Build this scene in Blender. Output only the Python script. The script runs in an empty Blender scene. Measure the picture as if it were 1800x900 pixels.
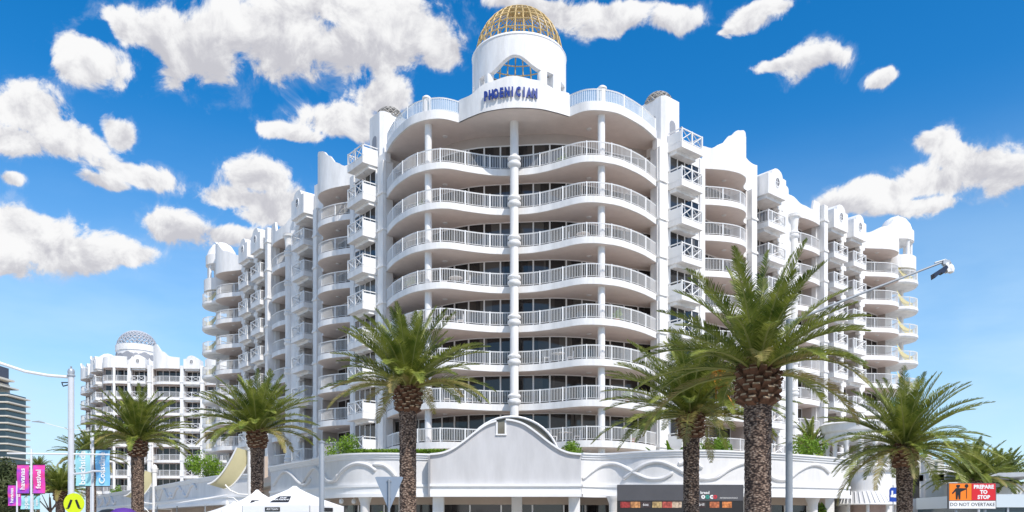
import bpy, bmesh, math, random
from mathutils import Vector, Matrix
R = math.radians
random.seed(7)
scn = bpy.context.scene
COL = scn.collection

# ------------------------------------------------------------------ camera
FPX = 1400.0            # focal length in pixels of the 1800 px wide photograph
HOR = 920.0             # horizon line (just below the frame)
EYE = 1.7
cam_d = bpy.data.cameras.new('camera')
cam = bpy.data.objects.new('camera', cam_d); COL.objects.link(cam)
cam.location = (0, 0, EYE); cam.rotation_euler = (R(90), 0, 0)
cam_d.sensor_width = 36.0; cam_d.lens = 36.0*FPX/1800.0
cam_d.shift_y = (HOR-450.0)/1800.0
cam_d.clip_start = 0.1; cam_d.clip_end = 6000
scn.camera = cam

# ------------------------------------------------------------------ sun, exposure
SUN_EL, SUN_AZ = 50.0, 147.0      # azimuth clockwise from +Y (the view direction)
sv = Vector((math.sin(R(SUN_AZ))*math.cos(R(SUN_EL)), math.cos(R(SUN_AZ))*math.cos(R(SUN_EL)), math.sin(R(SUN_EL))))
sl = bpy.data.lights.new('sun', 'SUN'); sl.energy = 3.9; sl.angle = R(0.5); sl.color = (1.0, 0.94, 0.86)
so = bpy.data.objects.new('sun', sl); COL.objects.link(so)
so.rotation_euler = sv.to_track_quat('Z', 'Y').to_euler(); so.location = (0, 0, 120)
scn.view_settings.view_transform = 'Standard'; scn.view_settings.look = 'None'
scn.view_settings.gamma = 1.0; scn.view_settings.exposure = 0.12
scn.render.resolution_x = 1024; scn.render.resolution_y = 512

# ------------------------------------------------------------------ world: sky and clouds
W_STR = 0.10
world = bpy.data.worlds.new('World'); scn.world = world; world.use_nodes = True
nt = world.node_tree; nt.nodes.clear(); N = nt.nodes; L = nt.links
def wn(t, **kw):
    n = N.new(t)
    for k, v in kw.items(): setattr(n, k, v)
    return n
def setin(n, i, v):
    if hasattr(v, 'is_output') or isinstance(v, bpy.types.NodeSocket): L.new(v, n.inputs[i])
    else: n.inputs[i].default_value = v
def M(op, a, b=0.0, c=None, clamp=False):
    n = wn('ShaderNodeMath', operation=op, use_clamp=clamp); setin(n, 0, a); setin(n, 1, b)
    if c is not None: setin(n, 2, c)
    return n.outputs[0]
def VM(op, a, b=None):
    n = wn('ShaderNodeVectorMath', operation=op); setin(n, 0, a)
    if b is not None: setin(n, 1, b)
    return n.outputs['Value'] if op in ('LENGTH', 'DOT_PRODUCT') else n.outputs['Vector']
def SS(x, lo, hi, a=0.0, b=1.0):
    n = wn('ShaderNodeMapRange', interpolation_type='SMOOTHSTEP')
    setin(n, 0, x); n.inputs[1].default_value = lo; n.inputs[2].default_value = hi
    n.inputs[3].default_value = a; n.inputs[4].default_value = b
    return n.outputs[0]
def MIX(f, a, b, mode='MIX'):
    n = wn('ShaderNodeMix', data_type='RGBA', blend_type=mode); setin(n, 0, f); setin(n, 6, a); setin(n, 7, b)
    return n.outputs[2]
tc = wn('ShaderNodeTexCoord'); D = VM('NORMALIZE', tc.outputs['Generated'])
sky = wn('ShaderNodeTexSky', sky_type='NISHITA', sun_disc=False)
sky.sun_elevation = R(SUN_EL); sky.sun_rotation = R(SUN_AZ); sky.air_density = 1.0; sky.dust_density = 0.6; sky.ozone_density = 2.5
hs = wn('ShaderNodeHueSaturation'); hs.inputs['Saturation'].default_value = 1.45; hs.inputs['Value'].default_value = 1.72
L.new(sky.outputs[0], hs.inputs['Color'])
sep = wn('ShaderNodeSeparateXYZ'); L.new(D, sep.inputs[0])
az = M('ARCTAN2', sep.outputs[0], sep.outputs[1]); el = M('ARCSINE', sep.outputs[2])
cmb = wn('ShaderNodeCombineXYZ'); L.new(az, cmb.inputs[0]); L.new(el, cmb.inputs[1]); AE = cmb.outputs[0]
def noise(vec, scale, detail, rough=0.55, dist=0.0):
    n = wn('ShaderNodeTexNoise'); L.new(vec, n.inputs['Vector']); n.inputs['Scale'].default_value = scale
    n.inputs['Detail'].default_value = detail; n.inputs['Roughness'].default_value = rough; n.inputs['Distortion'].default_value = dist
    return n
wob = noise(D, 9.0, 3.0)
AEw = VM('ADD', AE, VM('MULTIPLY', VM('SUBTRACT', wob.outputs['Color'], (0.5, 0.5, 0.5)), (0.05, 0.03, 0.0)))
CL = [(165,112,85,42),(232,48,55,42),(340,75,130,72),(480,62,150,80),(620,88,130,58),(722,66,110,60),(785,100,60,38),(620,12,170,45),
 (45,200,85,66),(105,245,85,42),(203,230,34,36),(15,250,60,38),
 (232,303,90,27),(176,320,58,17),
 (605,208,110,36),(682,172,66,34),(512,226,62,18),
 (452,308,66,38),(440,344,96,28),(478,372,72,30),(512,350,55,38),
 (55,398,100,44),(110,440,115,42),(20,458,60,34),(212,440,66,28),
 (310,397,72,32),(400,410,62,20),(12,314,30,12),
 (990,18,120,30),(1062,38,86,26),(1190,30,54,30),(925,6,80,20),(1072,18,80,26),
 (1325,36,56,24),(1352,10,60,20),(1288,48,26,9),
 (1442,110,70,38),(1385,118,46,14),(1555,132,24,18),
 (1650,240,60,28),(1690,268,70,34),(1715,290,90,44),(1640,318,92,38),(1562,342,90,32),(1490,362,80,22),(1785,305,80,46),(1600,368,90,20)]
best = None; wsum = None; vsum = None
for cx, cy, rx, ry in CL:
    h0 = math.hypot(FPX, cx-900.0)
    a0 = math.atan2(cx-900.0, FPX); e0 = math.atan2(HOR-cy, h0)
    ra = 1.22*rx*FPX/(h0*h0); re = 1.25*ry*h0/(h0*h0+(HOR-cy)**2)
    q = VM('MULTIPLY', VM('SUBTRACT', AEw, (a0, e0, 0.0)), (1.0/ra, 1.0/re, 0.0))
    val = M('SUBTRACT', 1.0, VM('LENGTH', q))
    s = wn('ShaderNodeSeparateXYZ'); L.new(q, s.inputs[0])
    w = M('MAXIMUM', M('ADD', val, 0.35), 0.0); w = M('MULTIPLY', w, w)
    wv = M('MULTIPLY', w, s.outputs[1])
    if best is None: best = val; wsum = w; vsum = wv
    else:
        best = M('SMOOTH_MAX', best, val, 0.25); wsum = M('ADD', wsum, w); vsum = M('ADD', vsum, wv)
vert = M('DIVIDE', vsum, M('ADD', wsum, 0.001))
bestc = M('MINIMUM', M('MAXIMUM', best, -0.7), 0.75)
# the rest of the sky, outside the view: bright scattered cloud, added for neutral fill light
nbk = noise(VM('MULTIPLY', D, (1.0, 1.0, 1.8)), 3.2, 3.0, 0.5)
outside = M('MAXIMUM', SS(M('ABSOLUTE', az), 0.68, 0.95), SS(el, 0.66, 0.85))
bk = M('SUBTRACT', M('MULTIPLY', SS(nbk.outputs[0], 0.40, 0.62), 1.25), 0.7)
bestc = M('ADD', M('MULTIPLY', bestc, M('SUBTRACT', 1.0, outside)), M('MULTIPLY', bk, outside))
n0 = noise(D, 10.0, 3.0, 0.5, 0.3)
n1 = noise(D, 24.0, 10.0, 0.62, 0.35)
n2 = noise(VM('ADD', D, (0.008, -0.003, 0.013)), 24.0, 10.0, 0.62, 0.35)
n0b = noise(VM('ADD', D, (0.016, -0.006, 0.03)), 10.0, 3.0, 0.5, 0.3)
n3 = noise(D, 6.0, 4.0, 0.5)
dens = M('ADD', M('ADD', bestc, M('MULTIPLY', M('SUBTRACT', n1.outputs[0], 0.5), 1.75)), M('MULTIPLY', M('SUBTRACT', n0.outputs[0], 0.5), 0.6))
alpha = SS(dens, 0.16, 0.46)
thin = SS(M('ADD', bestc, M('MULTIPLY', M('SUBTRACT', n1.outputs[0], 0.5), 2.6)), 0.0, 0.95, 0.0, 0.5)
alpha = M('MAXIMUM', alpha, thin)
relief = M('ADD', M('MULTIPLY', M('SUBTRACT', n1.outputs[0], n2.outputs[0]), 3.4), M('MULTIPLY', M('SUBTRACT', n0.outputs[0], n0b.outputs[0]), 2.2))
under = M('SUBTRACT', M('MULTIPLY', bestc, 0.55), M('MULTIPLY', vert, 0.95))
under = M('ADD', under, M('MULTIPLY', M('SUBTRACT', n3.outputs[0], 0.5), 0.8))
shade = SS(M('SUBTRACT', under, relief), -0.25, 1.15)
ccol = MIX(shade, (0.98, 0.98, 0.985, 1), (0.60, 0.60, 0.65, 1))
cval = 1.0/W_STR*0.90
ccol = MIX(1.0, ccol, (cval, cval, cval, 1), 'MULTIPLY')
veiln = noise(VM('MULTIPLY', D, (1.0, 1.0, 3.0)), 3.0, 5.0, 0.55)
veil = M('MULTIPLY', SS(sep.outputs[2], 0.46, 0.06), SS(veiln.outputs[0], 0.35, 0.7, 0.5, 0.95))
skyc = MIX(veil, hs.outputs[0], (0.58/W_STR, 0.80/W_STR, 1.0/W_STR, 1))
fin = MIX(alpha, skyc, ccol)
bg = wn('ShaderNodeBackground'); L.new(fin, bg.inputs[0]); bg.inputs[1].default_value = W_STR
wo = wn('ShaderNodeOutputWorld'); L.new(bg.outputs[0], wo.inputs[0])

# ------------------------------------------------------------------ materials
MATS = {}
def mat(name, col, rough=0.6, metal=0.0, var=0.0, vscale=2.0, bump=0.0, bscale=40.0, spec=None, trans=0.0, streak=0.0, alpha=None):
    if name in MATS: return MATS[name]
    m = bpy.data.materials.new(name); m.use_nodes = True; MATS[name] = m
    t = m.node_tree; b = t.nodes['Principled BSDF']
    b.inputs['Base Color'].default_value = (*col, 1); b.inputs['Roughness'].default_value = rough; b.inputs['Metallic'].default_value = metal
    if spec is not None: b.inputs['Specular IOR Level'].default_value = spec
    if trans: b.inputs['Transmission Weight'].default_value = trans
    if alpha is not None: b.inputs['Alpha'].default_value = alpha
    tcn = t.nodes.new('ShaderNodeTexCoord'); src = tcn.outputs['Object']
    if var:
        n = t.nodes.new('ShaderNodeTexNoise'); n.inputs['Scale'].default_value = vscale; n.inputs['Detail'].default_value = 6; n.inputs['Roughness'].default_value = 0.65
        if streak:
            mp = t.nodes.new('ShaderNodeMapping'); mp.inputs['Scale'].default_value = (1, 1, streak); t.links.new(src, mp.inputs[0]); t.links.new(mp.outputs[0], n.inputs['Vector'])
        else: t.links.new(src, n.inputs['Vector'])
        r = t.nodes.new('ShaderNodeMapRange'); r.inputs[1].default_value = 0.3; r.inputs[2].default_value = 0.7
        r.inputs[3].default_value = 1-var; r.inputs[4].default_value = 1+var*0.6
        t.links.new(n.outputs[0], r.inputs[0])
        mx = t.nodes.new('ShaderNodeMix'); mx.data_type = 'RGBA'; mx.blend_type = 'MULTIPLY'; mx.inputs[0].default_value = 1
        mx.inputs[6].default_value = (*col, 1); t.links.new(r.outputs[0], mx.inputs[7]); t.links.new(mx.outputs[2], b.inputs['Base Color'])
    if bump:
        n = t.nodes.new('ShaderNodeTexNoise'); n.inputs['Scale'].default_value = bscale; n.inputs['Detail'].default_value = 5; t.links.new(src, n.inputs['Vector'])
        bp = t.nodes.new('ShaderNodeBump'); bp.inputs['Strength'].default_value = bump; bp.inputs['Distance'].default_value = 0.02
        t.links.new(n.outputs[0], bp.inputs['Height']); t.links.new(bp.outputs[0], b.inputs['Normal'])
    return m
WHITE = mat('white_render', (0.81, 0.80, 0.785), 0.75, var=0.17, vscale=1.3, bump=0.15, bscale=30, streak=0.22)
TRIM = mat('white_trim', (0.83, 0.83, 0.83), 0.55, var=0.04, vscale=2)
SOFFIT = mat('bounce_tinted_soffit', (0.80, 0.72, 0.68), 0.8, var=0.06, vscale=1.5)  # warm bounce light from the floors is tinted into this colour
RAIL = mat('rail_white_metal', (0.80, 0.80, 0.79), 0.4)
TILE = mat('terracotta_floor_tile', (0.45, 0.35, 0.29), 0.6, var=0.15, vscale=4)
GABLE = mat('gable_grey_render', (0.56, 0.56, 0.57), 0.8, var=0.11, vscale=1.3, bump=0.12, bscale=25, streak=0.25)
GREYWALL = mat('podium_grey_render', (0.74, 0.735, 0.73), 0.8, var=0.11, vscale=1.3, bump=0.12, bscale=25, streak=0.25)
TAN = mat('tan_render', (0.52, 0.43, 0.36), 0.85, var=0.08, vscale=1.2)
RECESS = mat('recess_shade_beige', (0.50, 0.45, 0.42), 0.8, var=0.08, vscale=1.0)  # wall lining coloured darker than the facade to deepen shade in the recesses
GOLD = mat('gold_lattice', (0.62, 0.45, 0.20), 0.5, metal=0.0, var=0.15, vscale=3)
BRONZE = mat('weathered_lattice', (0.36, 0.34, 0.31), 0.55, var=0.3, vscale=5)
PALE_LAT = mat('pale_lattice', (0.46, 0.48, 0.52), 0.5)
DARKMET = mat('dark_lattice_metal', (0.05, 0.055, 0.06), 0.5)
SIGNBLUE = mat('sign_blue', (0.02, 0.045, 0.25), 0.35)
YELLOW = mat('awning_yellow_canvas', (0.58, 0.50, 0.20), 0.8, var=0.08, vscale=2)
SAIL = mat('sail_cream_canvas', (0.66, 0.60, 0.36), 0.8, var=0.06, vscale=1)
STEEL = mat('galvanised_steel', (0.42, 0.45, 0.48), 0.45, metal=0.35, var=0.12, vscale=6)
STEELW = mat('pale_painted_pole', (0.60, 0.62, 0.65), 0.45, var=0.06, vscale=3)
BLACK = mat('black_plastic', (0.015, 0.015, 0.018), 0.45)
COPPER = mat('weathered_roof_sheet', (0.20, 0.19, 0.15), 0.6, var=0.25, vscale=2)
def glass_mat(name, col, col2, scale):
    m = mat(name, col, 0.07, spec=0.6); t = m.node_tree; b = t.nodes['Principled BSDF']
    tcn = t.nodes.new('ShaderNodeTexCoord'); vo = t.nodes.new('ShaderNodeTexVoronoi'); mp = t.nodes.new('ShaderNodeMapping')
    mp.inputs['Scale'].default_value = (1, 1, 0.02); t.links.new(tcn.outputs['Object'], mp.inputs[0]); t.links.new(mp.outputs[0], vo.inputs['Vector'])
    oi = t.nodes.new('ShaderNodeObjectInfo'); ad = t.nodes.new('ShaderNodeVectorMath'); ad.operation = 'ADD'
    mu = t.nodes.new('ShaderNodeMath'); mu.operation = 'MULTIPLY'; mu.inputs[1].default_value = 91.0; t.links.new(oi.outputs['Random'], mu.inputs[0])
    t.links.new(mp.outputs[0], ad.inputs[0]); t.links.new(mu.outputs[0], ad.inputs[1]); t.links.new(ad.outputs[0], vo.inputs['Vector'])
    vo.inputs['Scale'].default_value = scale
    r = t.nodes.new('ShaderNodeValToRGB'); r.color_ramp.interpolation = 'CONSTANT'
    r.color_ramp.elements[0].color = (*col, 1); r.color_ramp.elements[1].position = 0.62; r.color_ramp.elements[1].color = (*col2, 1)
    e = r.color_ramp.elements.new(0.86); e.color = (0.09, 0.085, 0.08, 1)
    sp = t.nodes.new('ShaderNodeSeparateColor'); t.links.new(vo.outputs['Color'], sp.inputs[0]); t.links.new(sp.outputs[0], r.inputs[0]); t.links.new(r.outputs[0], b.inputs['Base Color'])
    return m
GLASS = glass_mat('window_glass', (0.018, 0.018, 0.02), (0.045, 0.04, 0.038), 0.8)
SHOPGLASS = mat('shop_glass', (0.02, 0.018, 0.02), 0.08, spec=0.9)
CLEAR = mat('balustrade_glass', (0.75, 0.85, 0.9), 0.05, alpha=0.35)
def foliage(name, c1, c2, scale=1.5, tr=0.25, rough=0.5):
    m = mat(name, c1, rough, spec=0.35); t = m.node_tree; b = t.nodes['Principled BSDF']
    n = t.nodes.new('ShaderNodeTexNoise'); n.inputs['Scale'].default_value = scale; n.inputs['Detail'].default_value = 4
    tcn = t.nodes.new('ShaderNodeTexCoord'); t.links.new(tcn.outputs['Object'], n.inputs['Vector'])
    r = t.nodes.new('ShaderNodeValToRGB'); r.color_ramp.elements[0].position = 0.35; r.color_ramp.elements[0].color = (*c1, 1)
    r.color_ramp.elements[1].position = 0.68; r.color_ramp.elements[1].color = (*c2, 1)
    t.links.new(n.outputs[0], r.inputs[0]); t.links.new(r.outputs[0], b.inputs['Base Color'])
    ts = t.nodes.new('ShaderNodeBsdfTranslucent'); t.links.new(r.outputs[0], ts.inputs['Color'])
    mx = t.nodes.new('ShaderNodeMixShader'); mx.inputs[0].default_value = tr
    t.links.new(b.outputs[0], mx.inputs[1]); t.links.new(ts.outputs[0], mx.inputs[2]); t.links.new(mx.outputs[0], t.nodes['Material Output'].inputs[0])
    return m
PALM = foliage('palm_leaf', (0.075, 0.12, 0.016), (0.34, 0.37, 0.07), 1.3, tr=.24, rough=.38)
PALM2 = foliage('palm_leaf_dry', (0.20, 0.19, 0.05), (0.34, 0.27, 0.10), 2.0)
RACH = mat('palm_rachis', (0.26, 0.27, 0.07), 0.5)
BUSH = foliage('bush_leaf', (0.10, 0.20, 0.014), (0.27, 0.42, 0.04), 2.5)
DTREE = foliage('tree_leaf', (0.045, 0.065, 0.02), (0.11, 0.13, 0.05), 0.5)
BUSH2 = None
RED = foliage('red_leaf', (0.18, 0.02, 0.03), (0.32, 0.05, 0.06), 3)
FRUIT = mat('palm_fruit_orange', (0.62, 0.27, 0.04), 0.6, var=0.2, vscale=6)
# palm trunk: diamond leaf scars
def trunk_mat():
    m = mat('palm_trunk_bark', (0.2, 0.14, 0.1), 0.9); t = m.node_tree; b = t.nodes['Principled BSDF']
    tcn = t.nodes.new('ShaderNodeTexCoord'); mp = t.nodes.new('ShaderNodeMapping'); mp.inputs['Scale'].default_value = (1, 1, 2.0)
    t.links.new(tcn.outputs['Object'], mp.inputs[0])
    v = t.nodes.new('ShaderNodeTexVoronoi'); v.inputs['Scale'].default_value = 8.5; t.links.new(mp.outputs[0], v.inputs['Vector'])
    n = t.nodes.new('ShaderNodeTexNoise'); n.inputs['Scale'].default_value = 5; n.inputs['Detail'].default_value = 8; n.inputs['Roughness'].default_value = 0.7
    t.links.new(tcn.outputs['Object'], n.inputs['Vector'])
    a = t.nodes.new('ShaderNodeMath'); a.operation = 'MULTIPLY_ADD'; a.inputs[1].default_value = -0.75; a.inputs[2].default_value = 0.32
    t.links.new(v.outputs['Distance'], a.inputs[0])
    s = t.nodes.new('ShaderNodeMath'); s.operation = 'ADD'; t.links.new(a.outputs[0], s.inputs[0]); t.links.new(n.outputs[0], s.inputs[1])
    r = t.nodes.new('ShaderNodeValToRGB'); e = r.color_ramp.elements
    e[0].position = 0.28; e[0].color = (0.03, 0.019, 0.015, 1); e[1].position = 0.80; e[1].color = (0.46, 0.36, 0.28, 1)
    x = e.new(0.50); x.color = (0.17, 0.11, 0.08, 1)
    t.links.new(s.outputs[0], r.inputs[0]); t.links.new(r.outputs[0], b.inputs['Base Color'])
    bp = t.nodes.new('ShaderNodeBump'); bp.inputs['Strength'].default_value = 0.9; bp.inputs['Distance'].default_value = 0.05
    t.links.new(s.outputs[0], bp.inputs['Height']); t.links.new(bp.outputs[0], b.inputs['Normal'])
    return m
BARK = trunk_mat()
BOSS = mat('palm_cut_leaf_base', (0.16, 0.075, 0.04), 0.85, var=0.55, vscale=7, bump=0.5, bscale=30)
BOSST = mat('palm_cut_face', (0.52, 0.37, 0.24), 0.85, var=0.35, vscale=9)
WOOD = mat('tree_wood', (0.16, 0.11, 0.08), 0.9, var=0.3, vscale=4)

# ------------------------------------------------------------------ mesh helpers
class MB:
    def __init__(s, f=None): s.v = []; s.f = []; s.fn = f or (lambda x, y, z: (x, y, z))
    def vert(s, x, y, z): s.v.append(tuple(s.fn(x, y, z))); return len(s.v)-1
    def face(s, *i): s.f.append(tuple(i))
    def box(s, x0, x1, y0, y1, z0, z1):
        a = [s.vert(x, y, z) for z in (z0, z1) for x, y in ((x0, y0), (x1, y0), (x1, y1), (x0, y1))]
        for q in ((3,2,1,0),(4,5,6,7),(0,1,5,4),(1,2,6,5),(2,3,7,6),(3,0,4,7)): s.face(*[a[i] for i in q])
        return s
    def prism(s, pts, z0, z1):
        n = len(pts); f0 = z0 if callable(z0) else (lambda i: z0); f1 = z1 if callable(z1) else (lambda i: z1)
        a = [s.vert(x, y, f0(i)) for i, (x, y) in enumerate(pts)]; b = [s.vert(x, y, f1(i)) for i, (x, y) in enumerate(pts)]
        for i in range(n): j = (i+1) % n; s.face(a[i], a[j], b[j], b[i])
        s.face(*a[::-1]); s.face(*b); return s
    def strip(s, path, th, z0, z1):
        """wall that follows path (x,y), thickness th to the left of travel; z0/z1 floats or functions of the fraction along it"""
        n = len(path); off = offset(path, th)
        g0 = z0 if callable(z0) else (lambda q: z0); g1 = z1 if callable(z1) else (lambda q: z1)
        rows = []
        for i in range(n):
            q = i/(n-1); (x, y), (X, Y) = path[i], off[i]
            rows.append([s.vert(x, y, g0(q)), s.vert(x, y, g1(q)), s.vert(X, Y, g1(q)), s.vert(X, Y, g0(q))])
        for i in range(n-1):
            for k in range(4): s.face(rows[i][k], rows[i+1][k], rows[i+1][(k+1) % 4], rows[i][(k+1) % 4])
        s.face(*rows[0]); s.face(*rows[-1][::-1]); return s
    def lathe(s, cx, cy, prof, n=24, a0=0, a1=2*math.pi, cap=True):
        full = abs(a1-a0-2*math.pi) < 1e-6; m = n if full else n+1; rows = []
        for r, z in prof: rows.append([s.vert(cx+r*math.cos(a0+(a1-a0)*i/n), cy+r*math.sin(a0+(a1-a0)*i/n), z) for i in range(m)])
        for j in range(len(rows)-1):
            for i in range(n): k = (i+1) % m; s.face(rows[j][i], rows[j][k], rows[j+1][k], rows[j+1][i])
        if cap and full: s.face(*rows[0][::-1]); s.face(*rows[-1])
        return s
    def tube(s, pts, r, n=6, cap=True):
        pts = [Vector(p) for p in pts]; rows = []
        rr = r if isinstance(r, (list, tuple)) else [r]*len(pts)
        for i, p in enumerate(pts):
            d = (pts[min(i+1, len(pts)-1)]-pts[max(i-1, 0)])
            if d.length < 1e-9: d = Vector((0, 0, 1))
            d.normalize(); up = Vector((0, 0, 1)) if abs(d.z) < 0.95 else Vector((1, 0, 0))
            a = d.cross(up).normalized(); b = a.cross(d)
            rows.append([s.vert(*(p+(a*math.cos(2*math.pi*k/n)+b*math.sin(2*math.pi*k/n))*rr[i])) for k in range(n)])
        for j in range(len(rows)-1):
            for i in range(n): k = (i+1) % n; s.face(rows[j][i], rows[j][k], rows[j+1][k], rows[j+1][i])
        if cap: s.face(*rows[0][::-1]); s.face(*rows[-1])
        return s
    def extr(s, outline, p0, p1, axis='y'):
        """outline of (a,z) extruded along the other axis between p0 and p1"""
        n = len(outline)
        mk = (lambda a, z, p: s.vert(a, p, z)) if axis == 'y' else (lambda a, z, p: s.vert(p, a, z))
        A = [mk(a, z, p0) for a, z in outline]; B = [mk(a, z, p1) for a, z in outline]
        for i in range(n): j = (i+1) % n; s.face(A[i], A[j], B[j], B[i])
        s.face(*A[::-1]); s.face(*B); return s
    def mesh(s, name, m, recalc=True, smooth=True):
        me = bpy.data.meshes.new(name); me.from_pydata(s.v, [], s.f)
        if recalc:
            bm = bmesh.new(); bm.from_mesh(me); bmesh.ops.recalc_face_normals(bm, faces=bm.faces); bm.to_mesh(me); bm.free()
        for mm in (m if isinstance(m, (list, tuple)) else [m]): me.materials.append(mm)
        if smooth:
            me.polygons.foreach_set('use_smooth', [True]*len(me.polygons)); me.set_sharp_from_angle(angle=R(35))
        return me
def offset(path, th):
    n = len(path); out = []
    for i, (x, y) in enumerate(path):
        x0, y0 = path[max(i-1, 0)]; x1, y1 = path[min(i+1, n-1)]
        dx, dy = x1-x0, y1-y0; l = math.hypot(dx, dy) or 1; out.append((x-dy/l*th, y+dx/l*th))
    return out
def smooth(pts, n=6):
    out = []; m = len(pts)
    for i in range(m-1):
        p0, p1, p2, p3 = pts[max(i-1, 0)], pts[i], pts[i+1], pts[min(i+2, m-1)]
        for k in range(n):
            t = k/n; out.append(tuple(0.5*((2*b)+(-a+c)*t+(2*a-5*b+4*c-d)*t*t+(-a+3*b-3*c+d)*t**3) for a, b, c, d in zip(p0, p1, p2, p3)))
    out.append(tuple(pts[-1])); return out
def resample(path, step):
    ds = [0]
    for a, b in zip(path, path[1:]): ds.append(ds[-1]+math.dist(a, b))
    n = max(2, round(ds[-1]/step)+1); out = []; j = 0
    for i in range(n):
        s = ds[-1]*i/(n-1)
        while j < len(ds)-2 and ds[j+1] < s: j += 1
        q = (s-ds[j])/max(ds[j+1]-ds[j], 1e-9); out.append(tuple(a+(b-a)*q for a, b in zip(path[j], path[j+1])))
    return out
def interp(tab, x):
    if x <= tab[0][0]: return tab[0][1]
    for (a, b), (c, d) in zip(tab, tab[1:]):
        if x <= c:
            q = (x-a)/(c-a); q = q*q*(3-2*q); return b+(d-b)*q
    return tab[-1][1]
def obj(name, me, parent=None, loc=(0, 0, 0), rz=0, sc=None):
    o = bpy.data.objects.new(name, me); COL.objects.link(o); o.location = loc; o.rotation_euler = (0, 0, rz)
    if sc is not None: o.scale = (sc, sc, sc) if not isinstance(sc, tuple) else sc
    if parent: o.parent = parent
    return o
def tag(o, label=None, cat=None, group=None, kind=None):
    if label: o['label'] = label
    if cat: o['category'] = cat
    if group: o['group'] = group
    if kind: o['kind'] = kind
    return o
def thing(name, label, cat, loc=(0, 0, 0), rz=0, group=None):
    return tag(obj(name, None, None, loc, rz), label, cat, group)
def at(px, D, z=0.0): return ((px-900.0)/FPX*D, D, z)          # a point on the ground plan: column px of the photo seen at distance D
def zh(py, D): return EYE+(HOR-py)*D/FPX
def textmesh(txt, size, m, extrude=0.02, align='CENTER', spacing=1.0, shear=0.0, bold=0.0):
    cu = bpy.data.curves.new('lettering', 'FONT'); cu.body = txt; cu.size = size; cu.extrude = extrude; cu.align_x = align; cu.align_y = 'CENTER'
    cu.space_character = spacing; cu.shear = shear; cu.offset = bold; cu.resolution_u = 2
    o = bpy.data.objects.new('lettering_tmp', cu); COL.objects.link(o); bpy.context.view_layer.update()
    me = bpy.data.meshes.new_from_object(o); bpy.data.objects.remove(o); me.materials.clear(); me.materials.append(m); return me
def textobj(name, txt, size, m, parent, loc, rot=(R(90), 0, 0), **kw):
    o = obj(name, textmesh(txt, size, m, **kw), parent, loc); o.rotation_euler = rot; return o

# ------------------------------------------------------------------ ground, roads
def sheet(name, pts, z, m, label=None):
    b = MB(); b.face(*[b.vert(x, y, z) for x, y in pts]); return tag(obj(name, b.mesh(name, m, False, False)), kind='structure')
GROUNDM = mat('ground_pavement', (0.46, 0.43, 0.38), 0.9, var=0.15, vscale=0.3)
ASPH = mat('asphalt', (0.06, 0.06, 0.062), 0.9, var=0.2, vscale=1.5, bump=0.3, bscale=60)
PAINT = mat('road_paint', (0.78, 0.78, 0.76), 0.7)
KERB = mat('kerb_concrete', (0.45, 0.44, 0.42), 0.85, var=0.1, vscale=3)
sheet('ground', [(-2500, -2500), (2500, -2500), (2500, 2500), (-2500, 2500)], 0, GROUNDM)
sheet('road', [(-300, -6), (300, -6), (300, 20), (-300, 20)], 0.004, ASPH)
b = MB()
for i in range(-24, 25): 
    b.box(i*6-1.5, i*6+1.5, 6.93, 7.07, 0.005, 0.009)
tag(obj('road_marking', b.mesh('road_marking', PAINT)), kind='structure')
b = MB(); b.box(-300, 300, 20.0, 20.3, 0, 0.14); b.box(-300, 300, -6.3, -6.0, 0, 0.14)
tag(obj('kerb', b.mesh('kerb', KERB)), kind='structure')

# ------------------------------------------------------------------ hotel building kit
Z0, FH, NF = 7.1, 2.88, 8
def zk(k): return Z0+FH*k
ST = 0.50           # slab depth
class Frame:
    def __init__(s, o, d, n): s.o, s.d, s.n = o, d, n
    def uv(s, t, p): return (s.o[0]+s.d[0]*t+s.n[0]*p, s.o[1]+s.d[1]*t+s.n[1]*p)
    def __call__(s, t, p, z): return (*s.uv(t, p), z)
def railing(path, m_post=1.9, h=0.98, bal=0.125, fn=None, z=ST):
    b = MB(fn); fine = resample(path, 0.3)
    b.strip(fine, 0.05, z+h-0.05, z+h); b.strip(offset(fine, -0.012), 0.074, z+h, z+h+0.02); b.strip(fine, 0.035, z+0.08, z+0.11)
    for x, y in resample(path, bal): b.box(x-0.013, x+0.013, y-0.013, y+0.013, z+0.11, z+h-0.05)
    for x, y in resample(path, m_post): b.box(x-0.04, x+0.04, y-0.045, y+0.035, z, z+h+0.04)
    return b.mesh('railing', RAIL)
def glazing(path, h, fn=None, step=1.25, z=ST):
    g = MB(fn); f = MB(fn); pts = resample(path, step)
    for a, c in zip(pts, pts[1:]): g.strip([a, c], 0.03, z, z+h)
    f.strip(resample(path, 0.6), 0.10, z+h, z+h+0.10); f.strip(resample(path, 0.6), 0.08, z, z+0.09)
    for x, y in pts: f.box(x-0.055, x+0.055, y-0.06, y+0.05, z+0.09, z+h)
    return g.mesh('glass_door', GLASS), f.mesh('door_frame', TRIM)
def light_disc(x, y, fn):
    b = MB(fn); b.lathe(x, y, [(0.16, -0.07), (0.20, -0.03), (0.20, -0.014)], 12); return b.mesh('ceiling_light', TRIM)
def slab_part(hotel, name, plan, fn, k, cache):
    o = obj(name, cache['slab'], hotel, (0, 0, zk(k))); obj('soffit', cache['soffit'], o)
    return o
def make_slab(plan, fn, name, th=ST):
    b = MB(fn); b.prism(plan, 0, th-0.02)
    ins = MB(fn); c = (sum(p[0] for p in plan)/len(plan), sum(p[1] for p in plan)/len(plan))
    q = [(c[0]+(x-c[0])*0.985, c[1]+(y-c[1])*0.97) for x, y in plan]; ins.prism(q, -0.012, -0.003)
    t = MB(fn); t.prism(q, th-0.018, th-0.004)
    return b.mesh(name, WHITE), ins.mesh('soffit', SOFFIT), t.mesh('floor_tiles', TILE)

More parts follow.
